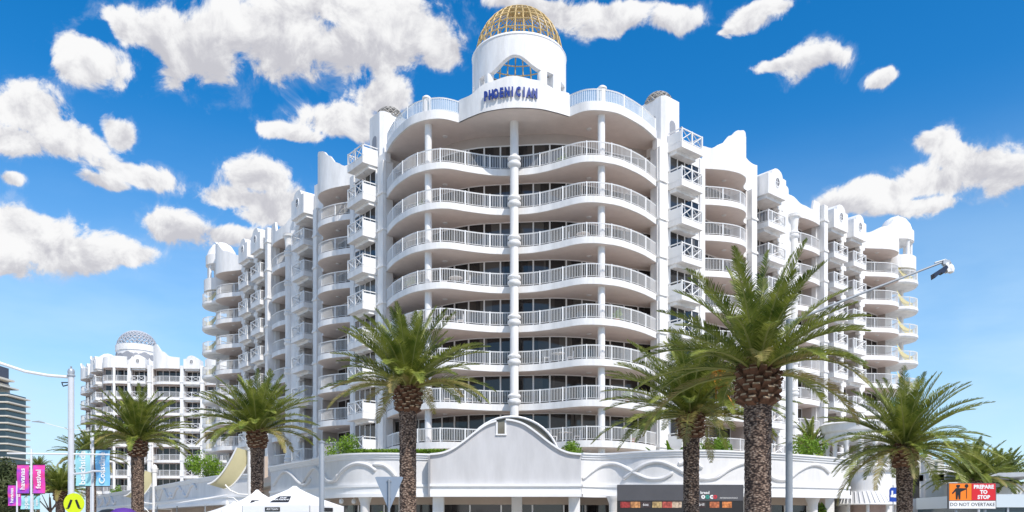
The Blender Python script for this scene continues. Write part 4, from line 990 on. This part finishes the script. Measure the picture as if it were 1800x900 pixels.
def tree(px, D, h, rx, rzz, label, seed, n=7000, size=.3, m=DTREE):
    t = thing('tree', label, 'tree', (*pw(px, D), 0), 0, 'trees at the far left')
    b = MB(); b.tube([(0, 0, 0), (.1, 0, h*.3), (-.1, .1, h*.6)], [.35, .28, .15], 8)
    for i in range(5): a = i*1.3; b.tube([(0, 0, h*.35), (rx*.5*math.cos(a), rx*.5*math.sin(a), h*.65)], [.15, .05], 6)
    obj('trunk', b.mesh('trunk', WOOD), t); obj('crown', leaf_mass(seed, rx, rx, rzz, n, size, m, 16, 'crown'), t, (0, 0, h-rzz*1.5)); return t
tree(-12, 110, 10.0, 5.0, 4.4, 'bushy dark green tree at left edge behind the banners', 21, 14000, .28)
tree(14, 128, 7.5, 4.2, 3.4, 'lower dark tree between left edge tree and pink banners', 22, 8000, .3)
tree(88, 150, 11.0, 5.5, 2.6, 'spreading flat-topped tree behind the small distant palm', 23, 6000, .35)
for i, (px, D, h) in enumerate(((1760, 95, 6.2), (1735, 120, 6.6))):
    tree(px, D, h, 5, 2.6, ['rounded dark tree behind the far right palms', 'farther dark tree behind the far right palms'][i], 31+i, 5000, .3)
bush(655, 47, 0, .9, 1.6, 'bright leafy shrub behind the triangular sign', 9, 2200, BUSH, .12)['group'] = 'street planting'
bush(1437, 55.5, 0, .9, 2.0, 'green shrub beneath the podium soffit right of tall pole', 10, 2000, BUSH, .12)['group'] = 'street planting'

# ------------------------------------------------------------------ poles, arms, signs
def pole_mesh(r, h, r2=None): b = MB(); b.lathe(0, 0, [(r*1.6, 0), (r*1.6, .05), (r, .06), (r2 or r, h), ((r2 or r)*.8, h+.03)], 20); return b.mesh('pole', STEELW)
p1 = thing('tram_pole', 'tall pale tram pole with curved arm reaching left', 'pole', at(125, 35))
obj('pole', pole_mesh(.125, zh(662, 35)), p1)
b = MB(); H = zh(662, 35); b.lathe(0, 0, [(.125, H), (.17, H+.02), (.17, H+.06), (.13, H+.1), (.15, H+.22), (.12, H+.32), (.1, H+.34)], 16); b.box(-.03, .03, -.03, .03, H+.1, H+.45); obj('pole_cap', b.mesh('pole_cap', STEEL), p1)
b = MB(); b.tube([(-.1, 0, H-.02), (-1.0, 0, H+.05), (-2.0, 0, H+.22), (-3.2, 0, H+.62), (-5, 0, H+1.3), (-6.5, 0, H+1.6)], .065, 10); obj('arm', b.mesh('arm', RAIL), p1)
b = MB(); b.tube([(-.1, 0, H-.35), (-.35, 0, H-.42), (-.4, 0, H-.3)], .03, 5); b.box(-.42, -.1, -.03, .03, H-.28, H-.24); obj('insulator', b.mesh('insulator', BLACK), p1)
b = MB(); b.tube([(-2.8, 0, zh(797, 35)), (1.7, 0, zh(799, 35))], .04, 6); obj('cross_wire_arm', b.mesh('cross_wire_arm', RAIL), p1)
b = MB(); b.tube([(.1, 0, zh(833, 35)), (.7, 0, zh(831, 35)), (1.0, 0, zh(828, 35)), (1.5, 0, zh(828.5, 35))], [.045, .045, .05, .03], 8); obj('lamp_arm', b.mesh('lamp_arm', STEELW), p1)
p2 = thing('light_pole', 'plain grey steel pole in front of white market tent', 'pole', at(565.5, 28))
H = zh(779, 28); obj('pole', pole_mesh(.09, H), p2); b = MB(); b.lathe(0, 0, [(.095, H), (.11, H+.01), (.11, H+.06), (.02, H+.1)], 16); obj('pole_cap', b.mesh('pole_cap', STEEL), p2)
MATS_GP = mat('blue_grey_pole', (0.27, 0.30, 0.335), 0.45, metal=0.0, var=.08, vscale=3)
for ob in p2.children: ob.data.materials.clear(); ob.data.materials.append(MATS_GP)
p3 = thing('camera_pole', 'tall grey steel pole with angled mast arm carrying a traffic camera', 'pole', at(1387, 34))
H = zh(562, 34); b = MB(); b.lathe(0, 0, [(.26, 0), (.26, .05), (.155, .06), (.13, H), (.05, H+.04)], 20); obj('pole', b.mesh('pole', MATS_GP), p3)
def SCH(b): b.v = [(ex+(x-ex)*1.33, y*1.33, ez+(z-ez)*1.33) for x, y, z in b.v]
ex, ez = (1662-1387)/FPX*34, zh(459, 34)
b = MB(); b.tube([(.05, 0, H-.1), (ex*.5, 0, (H-.1+ez)/2+.02), (ex, 0, ez)], [.06, .05, .042], 10); obj('mast_arm', b.mesh('mast_arm', MATS_GP), p3)
b = MB(); b.tube([(ex-.35, 0, ez-.06), (ex, 0, ez+.05), (ex+.16, 0, ez-.05), (ex+.26, 0, ez-.3)], .025, 6); b.box(ex-.1, ex+.12, -.06, .06, ez-.12, ez+.02); SCH(b); obj('bracket', b.mesh('bracket', STEEL), p3)
b = MB(); A = [(ex-.42, ez-.42), (ex-.02, ez-.16), (ex+.03, ez-.24), (ex-.10, ez-.42), (ex-.2, ez-.40), (ex-.40, ez-.58)]; b.extr(A, -.12, .12, 'y'); SCH(b); cm = obj('solar_panel', b.mesh('solar_panel', mat('navy_panel', (.02, .03, .06), .3)), p3)
b = MB(); b.extr([(ex-.05, ez-.1), (ex+.05, ez-.05), (ex+.12, ez-.35), (ex+.03, ez-.38)], -.1, .1, 'y'); b.lathe(ex+.16, 0, [(.02, ez-.40), (.10, ez-.36), (.12, ez-.26), (.09, ez-.16), (.04, ez-.1)], 14); SCH(b); obj('camera_housing', b.mesh('camera_housing', TRIM), p3)

# give way sign seen from behind
s1 = thing('give_way_sign', 'blue-grey back of a triangular road sign at foot of tall palm', 'road sign', at(684, 22))
zt = zh(838, 22); wv = .38; b = MB(); b.extr([(-wv-.01, zt-.02), (-wv+.03, zt), (wv-.03, zt), (wv+.01, zt-.02), (.03, zt-.88), (-.03, zt-.88)], -.004, .004, 'y')
obj('plate', b.mesh('plate', mat('sign_back', (0.30, 0.36, 0.44), .45, metal=.2, var=.06)), s1)
b = MB(); b.lathe(0, -.04, [(.032, 0), (.032, zt-.08), (.02, zt-.07)], 12); b.box(-.07, .07, -.02, -.005, zt-.15, zt-.11); b.box(-.05, .05, -.02, -.005, zt-.62, zt-.58); obj('pole', b.mesh('pole', MATS_GP), s1)
# pedestrian crossing sign
s2 = thing('crossing_sign', 'round fluorescent yellow crossing sign with two black striding legs', 'road sign', at(130, 24))
zc = zh(885, 24); r = .31; b = MB(); b.extr([(r*math.cos(a), zc+r*math.sin(a)) for a in [2*math.pi*i/40 for i in range(40)]], -.01, .01, 'y'); obj('disc', b.mesh('disc', mat('fluoro_yellow', (0.68, 0.80, 0.01), .5)), s2)
b = MB()
for sg in (-1, 1):
    b.extr([(sg*.035, zc+.10), (sg*.10, zc+.12), (sg*.19, zc-.10), (sg*.12, zc-.13)], -.016, -.012, 'y'); b.extr([(sg*.12, zc-.10), (sg*.19, zc-.12), (sg*.24, zc-.15), (sg*.15, zc-.165)], -.0165, -.0125, 'y')
obj('legs_symbol', b.mesh('legs_symbol', BLACK), s2)
b = MB(); b.lathe(0, .05, [(.04, 0), (.04, zc+.1)], 12); obj('pole', b.mesh('pole', STEEL), s2)

# prepare-to-stop board
s3 = thing('roadwork_sign', 'orange and red roadwork board with worker symbol above a white plate', 'road sign', at(1709, 25.5))
w = .74; zb, zm, z1 = zh(894, 25.5), zh(880, 25.5), zh(850, 25.5)
b = MB(); b.box(-w-.03, w+.03, 0, .06, zb-.02, z1+.02); obj('frame', b.mesh('frame', mat('sign_frame', (.1, .1, .1), .5)), s3)
b = MB(); b.box(-w, -.03, -.012, 0, zm+.01, z1); op = obj('orange_panel', b.mesh('orange_panel', mat('sign_orange', (0.95, 0.22, 0.01), .5)), s3)
b = MB(); b.box(-.02, w, -.012, 0, zm+.01, z1); rd = obj('red_panel', b.mesh('red_panel', mat('sign_red', (0.66, 0.015, 0.025), .5)), s3)
b = MB(); b.box(-w, w, -.012, 0, zb, zm-.01); wp = obj('white_panel', b.mesh('white_panel', TRIM), s3)
b = MB(); c = -.46; zz = zm+.02
b.extr([(c-.07, zz+.02), (c-.02, zz+.02), (c, zz+.2), (c+.02, zz+.02), (c+.07, zz+.02), (c+.08, zz+.26), (c+.26, zz+.34), (c+.26, zz+.375), (c+.06, zz+.38), (c-.07, zz+.38), (c-.2, zz+.22), (c-.17, zz+.19), (c-.08, zz+.28)], -.018, -.013, 'y')
b.extr([(c+.055*math.cos(a), zz+.435+.05*math.sin(a)) for a in [2*math.pi*i/14 for i in range(14)]], -.018, -.013, 'y'); b.extr([(c-.07, zz+.445), (c+.07, zz+.445), (c+.05, zz+.485), (c-.05, zz+.485)], -.0185, -.0135, 'y')
b.extr([(c+.27+.062*math.cos(a), zz+.45+.062*math.sin(a)) for a in [math.pi/8+math.pi*i/4 for i in range(8)]], -.018, -.013, 'y'); b.box(c+.26, c+.28, -.018, -.013, zz+.05, zz+.4)
obj('worker_symbol', b.mesh('worker_symbol', BLACK), op)
for i, tx_ in enumerate(('PREPARE', 'TO', 'STOP')): textobj('lettering', tx_, .165, TRIM, rd, (.36, -.014, z1-.11-i*.165), extrude=.003, bold=.008)
textobj('lettering', 'DO NOT OVERTAKE', .155, mat('letter_black', (.02, .02, .02), .6), wp, (0, -.014, (zb+zm)/2), extrude=.003)
b = MB(); b.box(-.5, -.44, .07, .13, 0, z1); b.box(.44, .5, .07, .13, 0, z1); obj('post', b.mesh('post', STEEL), s3)
# blue street sign
s4 = thing('blue_sign', 'small blue hanging sign with white symbol beside the pavilion', 'sign', at(1571, 52))
za, zb = zh(882, 52), zh(857, 52); b = MB(); b.extr([(-.28, za), (.3, za), (.33, zb-.25), (.2, zb), (-.18, zb), (-.28, zb-.15)], -.03, .03, 'y'); obj('board', b.mesh('board', mat('street_blue', (.01, .06, .38), .4)), s4)
b = MB(); b.box(-.17, -.06, -.045, -.032, za+.35, za+.72); b.box(-.22, .0, -.046, -.033, za+.3, za+.45); b.box(-.02, .28, -.045, -.032, za+.28, za+.5); obj('symbol', b.mesh('symbol', TRIM), s4)
b = MB(); b.lathe(.0, .08, [(.035, 0), (.035, zb+.15)], 10); obj('post', b.mesh('post', STEEL), s4)

# banner poles
def banner_mat(name, cols):
    m = mat(name, cols[0], .6); t = m.node_tree; bs = t.nodes['Principled BSDF']; n = t.nodes.new('ShaderNodeTexNoise'); n.inputs['Scale'].default_value = .9; n.inputs['Detail'].default_value = 2; n.inputs['Distortion'].default_value = 1.0
    tcn = t.nodes.new('ShaderNodeTexCoord'); t.links.new(tcn.outputs['Object'], n.inputs['Vector']); r = t.nodes.new('ShaderNodeValToRGB')
    r.color_ramp.elements[0].position = .35; r.color_ramp.elements[0].color = (*cols[0], 1); r.color_ramp.elements[1].position = .65; r.color_ramp.elements[1].color = (*cols[-1], 1)
    if len(cols) > 2: e = r.color_ramp.elements.new(.5); e.color = (*cols[1], 1)
    t.links.new(n.outputs[0], r.inputs[0]); t.links.new(r.outputs[0], bs.inputs['Base Color']); return m
PINK = banner_mat('banner_pink', [(0.25, 0.06, 0.50), (0.55, 0.05, 0.45), (0.80, 0.10, 0.30)]); PINK2 = banner_mat('banner_magenta', [(0.72, 0.05, 0.28), (0.78, 0.06, 0.42), (0.42, 0.08, 0.55)])
AQUA = banner_mat('banner_aqua', [(0.28, 0.62, 0.66), (0.36, 0.68, 0.76)]); BLUE = banner_mat('banner_blue', [(0.16, 0.45, 0.75), (0.26, 0.60, 0.75)])
def banner_pole(px, D, ytop, yb0, yb1, panels, label, name='banner_pole', rad=.09):
    t = thing(name, label, 'banner pole', at(px, D)); H = zh(ytop, D); obj('pole', pole_mesh(rad, H), t)
    z0, z1 = zh(yb1, D), zh(yb0, D)
    for (a, c, m, tx_) in panels:
        x0, x1 = (a-px)/FPX*D, (c-px)/FPX*D; b = MB(); n = 10; A = []
        for i in range(n+1):
            z = z0+(z1-z0)*i/n; yy = .05*math.sin(i*.7); A.append([b.vert(x0, yy, z), b.vert(x1, yy, z), b.vert(x1, yy+.012, z), b.vert(x0, yy+.012, z)])
        for i in range(n):
            for k in range(4): b.face(A[i][k], A[i+1][k], A[i+1][(k+1) % 4], A[i][(k+1) % 4])
        b.face(*A[0]); b.face(*A[-1][::-1]); o = obj('banner', b.mesh('banner', m), t)
        textobj('lettering', tx_, (x1-x0)*.58, TRIM, o, ((x0+x1)/2, -.065, (z0+z1)/2), rot=(R(90), R(-90), 0), extrude=.004, bold=.012)
        xe = x0 if abs(x0) > abs(x1) else x1
        for zz_ in (z1+.04, z0-.04): r_ = MB(); r_.tube([(0, 0, zz_), (xe, 0, zz_)], .03, 6); obj('banner_rod', r_.mesh('banner_rod', BLACK), t)
    return t
banner_pole(163, 55, 762, 791, 854, [(133, 159, AQUA, 'beachside'), (168, 193, BLUE, 'Coastline')], 'thin pole with two pale blue banners beside tram pole')
banner_pole(55, 68, 790, 817, 867, [(30, 51, PINK, 'havanas'), (58, 79, PINK2, 'festival')], 'pole carrying two pink and purple banners with white lettering')
banner_pole(30, 92, 846, 853, 889, [(14, 28.5, PINK, 'havanas'), (31.5, 37, PINK2, 'fest')], 'smaller farther pole with purple banner at left edge', rad=.1)
banner_pole(57.5, 105, 866, 871, 895, [(36, 56.0, AQUA, 'open'), (59.5, 70, AQUA, 'open')], 'distant pole with short pale aqua banners below the pink ones', rad=.1)

st = thing('street_light', 'far street light with a long thin curved arm left of tram pole', 'street light', at(160, 78))
b = MB(); b.lathe(0, 0, [(.1, 0), (.07, zh(757, 78))], 12); obj('pole', b.mesh('pole', STEELW), st)
b = MB(); zz = zh(757, 78); b.tube([(0, 0, zz), (-2.3, 0, zz+.15), (-3.8, 0, zz+.55), (-4.6, 0, zz+.78)], .035, 6); obj('arm', b.mesh('arm', RAIL), st)
b = MB(); b.tube([(-4.5, 0, zz+.76), (-5.1, 0, zz+.9), (-5.8, 0, zz+.88)], [.05, .1, .03], 8); obj('lamp_head', b.mesh('lamp_head', STEEL), st)

# ------------------------------------------------------------------ market tents
TENT = mat('tent_white_canvas', (0.84, 0.84, 0.84), .8, var=.02)
def tent(px, D, w, za, ze, rz, label):
    t = thing('market_tent', label, 'tent', at(px, D), rz); b = MB(); c = [(-w, -w), (w, -w), (w, w), (-w, w)]; n = 8
    rings = []
    for j in range(n+1):
        q = j/n; z = za-(za-ze)*(q**.85); s = max(q, .03); rings.append([b.vert(x*s*(1-.06*math.sin(math.pi*q)), y*s*(1-.06*math.sin(math.pi*q)), z) for x, y in c])
    for j in range(n):
        for i in range(4): k = (i+1) % 4; b.face(rings[j][i], rings[j][k], rings[j+1][k], rings[j+1][i])
    obj('canopy', b.mesh('canopy', TENT, False, False), t)
    b = MB(); b.strip([(-w, -w), (w, -w), (w, w), (-w, w), (-w, -w+.01)], .02, ze-.28, ze); v = obj('valance', b.mesh('valance', TENT), t)
    for x, y in c: b = MB(); b.box(x-.03 if x > 0 else x, x if x > 0 else x+.03, y-.03 if y > 0 else y, y if y > 0 else y+.03, 0, ze-.02); obj('leg', b.mesh('leg', STEEL), t)
    b = MB(); q = []
    sl = (za-ze)/w
    def onroof(x, f, out): return (x, -f*w*(1-.06*math.sin(math.pi*f))-out*.5, za-(za-ze)*(f**.85)+out)
    P_ = [onroof(-.42, .84, .02), onroof(.42, .84, .02), onroof(.26, .52, .03), onroof(-.26, .52, .03)]
    b.face(*[b.vert(*p) for p in P_]); lg = obj('logo_panel', b.mesh('logo_panel', BLACK, False, False), t)
    ang = math.atan2(P_[2][2]-P_[0][2], P_[2][1]-P_[0][1]); mdl = [(P_[0][i]+P_[2][i])/2 for i in range(3)]
    textobj('lettering', 'THE\nARTISAN', .17, TRIM, lg, (0, mdl[1]-.02, mdl[2]+.012), rot=(ang, 0, 0), extrude=.002, bold=.004)
    b = MB(); b.box(-.45, .2, -w-.03, -w-.005, ze-.24, ze-.08); lp = obj('valance_logo', b.mesh('valance_logo', BLACK), t)
    textobj('lettering', 'ARTISAN', .13, TRIM, lp, (-.12, -w-.034, ze-.16), extrude=.002)
    b = MB(); b.box(w+.005, w+.03, -.5, .4, ze-.24, ze-.08); obj('valance_logo', b.mesh('valance_logo', BLACK), t)
    return t
tent(518, 33, 1.5, 3.25, 2.42, R(-14), 'white pyramid market tent with black logo panel, behind grey pole')
tent(452, 35.5, 1.5, 3.2, 2.3, R(20), 'white pyramid market tent partly hidden behind its right neighbour')
tent(412, 44, 1.35, 2.9, 2.3, R(30), 'third white market tent, lowest and farthest left')
def umbrella(px, D, z, m, label):
    t = thing('market_umbrella', label, 'umbrella', at(px, D)); b = MB(); b.lathe(0, 0, [(.9, z-.5), (.8, z-.3), (.45, z-.06), (.05, z)], 16); obj('canopy', b.mesh('canopy', m), t)
    b = MB(); b.lathe(0, 0, [(.03, 0), (.03, z-.02)], 8); obj('pole', b.mesh('pole', STEEL), t)
umbrella(217, 52, zh(892.5, 52), mat('purple_canvas', (.10, .03, .28), .7), 'purple domed umbrella top at bottom left beside leftmost palm')
umbrella(192, 54, zh(894.5, 54), BLACK, 'black umbrella top left of the purple umbrella')
ta = thing('market_tent', 'distant low white awning in front of the shaded wave wall', 'tent', at(335, 62), R(-30)); b = MB(); b.prism([(-3, -1), (3, -1), (3, 1), (-3, 1)], lambda i: [3.0, 3.5, 3.9, 3.3][i], lambda i: [3.05, 3.55, 3.95, 3.35][i]); obj('canopy', b.mesh('canopy', TENT), ta)
b = MB(); [b.box(x-.03, x+.03, y-.03, y+.03, 0, 3.1) for x in (-2.8, 2.8) for y in (-.9, .9)]; obj('frame', b.mesh('frame', STEEL), ta)

# ------------------------------------------------------------------ restaurant sign
rs = thing('restaurant_sign', 'dark grey restaurant sign board with logo and food pictures under the podium', 'sign', at(1196, 48.4))
X0, X1 = (1085-1196)/FPX*48.4, (1307-1196)/FPX*48.4; zt = zh(852, 48.4); zm = zh(880, 48.4); zb = zh(898, 48.4)
b = MB(); b.box(X0, X1, 0, .12, zm, zt); obj('board', b.mesh('board', mat('sign_charcoal', (.085, .085, .095), .45, var=.12, vscale=.8)), rs)
b = MB(); b.box(X0, X1, .02, .12, zb-.6, zm-.004); mb = obj('menu_board', b.mesh('menu_board', mat('menu_black', (.02, .02, .022), .5)), rs)
cols = [(.30, .04, .04), (.55, .30, .12), (.04, .04, .045), (.42, .35, .16), (.45, .10, .08), (.50, .45, .35), (.04, .04, .045), (.45, .16, .07), (.62, .25, .08)]
def food(i, c):
    m = mat('food_print_%d' % i, c, .5); t = m.node_tree; bs = t.nodes['Principled BSDF']; n = t.nodes.new('ShaderNodeTexVoronoi'); n.inputs['Scale'].default_value = 7
    tcn = t.nodes.new('ShaderNodeTexCoord'); t.links.new(tcn.outputs['Object'], n.inputs['Vector']); mx = t.nodes.new('ShaderNodeMix'); mx.data_type = 'RGBA'; t.links.new(n.outputs['Distance'], mx.inputs[0])
    mx.inputs[6].default_value = (min(1, c[0]*1.6), c[1]*1.4, c[2]*1.3, 1); mx.inputs[7].default_value = (c[0]*.35+.02, c[1]*.3, c[2]*.3, 1); t.links.new(mx.outputs[2], bs.inputs['Base Color']); return m
for i, c in enumerate(cols):
    px = [1099, 1117, 1135, 1155, 1173, 1190, 1232, 1256, 1278][i]; x = (px-1196)/FPX*48.4; w = .29
    b = MB(); b.box(x-w, x+w, .005, .018, zh(892.5, 48.4), zh(882, 48.4)); f_ = obj('menu_picture', b.mesh('menu_picture', food(i, c)), rs)
    if c[0] < .05: textobj('lettering', '6oz' if i < 5 else 'Grill', .24, TRIM, f_, (x, .002, zh(887, 48.4)), extrude=.002)
textobj('lettering', 'bread', .24, TRIM, rs, ((1239-1196)/FPX*48.4, -.01, zh(866, 48.4)), extrude=.004, bold=.006)
for px, ch, m in ((1236, 'o', TRIM), (1243.5, 'o', mat('teal_letter', (.03, .30, .24), .5)), (1250.5, 'c', TRIM), (1257, 'o', mat('red_letter', (.55, .03, .05), .5))):
    textobj('logo_letter', ch, .44, m, rs, ((px-1196)/FPX*48.4, -.012-.002*(px % 3), zh(872.5, 48.4)), extrude=.004, bold=.02)
textobj('lettering', 'INTERNAZIONALE', .13, TRIM, rs, ((1281-1196)/FPX*48.4, -.01, zh(875.5, 48.4)), extrude=.004)

# ------------------------------------------------------------------ balcony furniture
def chair_mesh():
    b = MB(); b.box(-.22, .22, -.22, .22, .42, .46)
    for x in (-.2, .2):
        for y in (-.2, .2): b.box(x-.02, x+.02, y-.02, y+.02, 0, .42)
    for i in range(4): b.box(-.2+i*.12, -.16+i*.12, .2, .23, .46, .85)
    b.box(-.22, .22, .2, .235, .82, .88); return b.mesh('balcony_chair', RAIL)
def table_mesh():
    b = MB(); b.lathe(0, 0, [(.5, .7), (.5, .73)], 20); b.lathe(0, 0, [(.28, 0), (.28, .03), (.03, .06), (.03, .7)], 10); return b.mesh('balcony_table', RAIL)
cm_, tm_ = chair_mesh(), table_mesh()
ca, sa = math.cos(R(-6)), math.sin(R(-6))
def hw(u, v): return (.2+u*ca-v*sa, 58.3+u*sa+v*ca)
ords = ['lowest', 'second lowest', 'third lowest', 'fourth lowest', 'fifth lowest', 'fourth from top', 'third from top', 'top']
spots = [(5, -4.4), (5, 1.6), (3, -4.6), (2, 4.2), (1, -4.9), (0, 4.0), (4, 5.2)]
spots = [(4, -4.4), (3, -4.9), (2, 3.2), (1, -4.2), (0, 3.7), (5, 5.0)]
for k, u in spots:
    sd = 'left' if u < 0 else 'right'; z = zk(k)+ST
    tag(obj('balcony_table', tm_, None, (*hw(u, .1), z)), 'round white table on the %s half of the %s wide balcony' % (sd, ords[k]), 'table', 'balcony furniture')
    for s_, w_ in ((-.85, 'left of'), (.85, 'right of')):
        tag(obj('balcony_chair', cm_, None, (*hw(u+s_, .15), z), R(90 if s_ < 0 else -90)), 'white chair %s the round table, %s half of %s wide balcony' % (w_, sd, ords[k]), 'chair', 'balcony furniture')
b = MB(); A = []
tb = FR.uv(36.2, .74); X, Y = hw(*tb)
b.box(-.55, .55, -.02, .02, -.75, 0); tw_ = obj('beach_towel', b.mesh('beach_towel', mat('turquoise_towel', (.04, .42, .48), .9, var=.1, vscale=3)), None, (X, Y-.03, zk(2)+ST+1.0), R(20)); tag(tw_, 'turquoise beach towel hung over a balcony rail near the right end', 'towel')

# potted plants and towels on some balconies
pot = MB().lathe(0, 0, [(.16, 0), (.22, .38), (.24, .4), (.2, .4)], 14).mesh('pot', mat('terracotta_pot', (.38, .16, .09), .8)); lf = leaf_mass(77, .38, .38, .55, 260, .09, BUSH)
for k, u in ((7, 3.4), (6, -7.2), (4, -8.0), (3, 7.4), (1, 8.2), (0, 8.6), (0, -3.0)):
    sd = 'left' if u < 0 else 'right'; v = max(0.6, interp(half, abs(u))+.9)
    t = thing('potted_plant', 'green potted plant on the %s half of the %s wide balcony' % (sd, ords[k]), 'plant', (*hw(u, v), zk(k)+ST), 0, 'pot plants on the wide balconies')
    obj('pot', pot, t); obj('foliage', lf, t, (0, 0, .3))
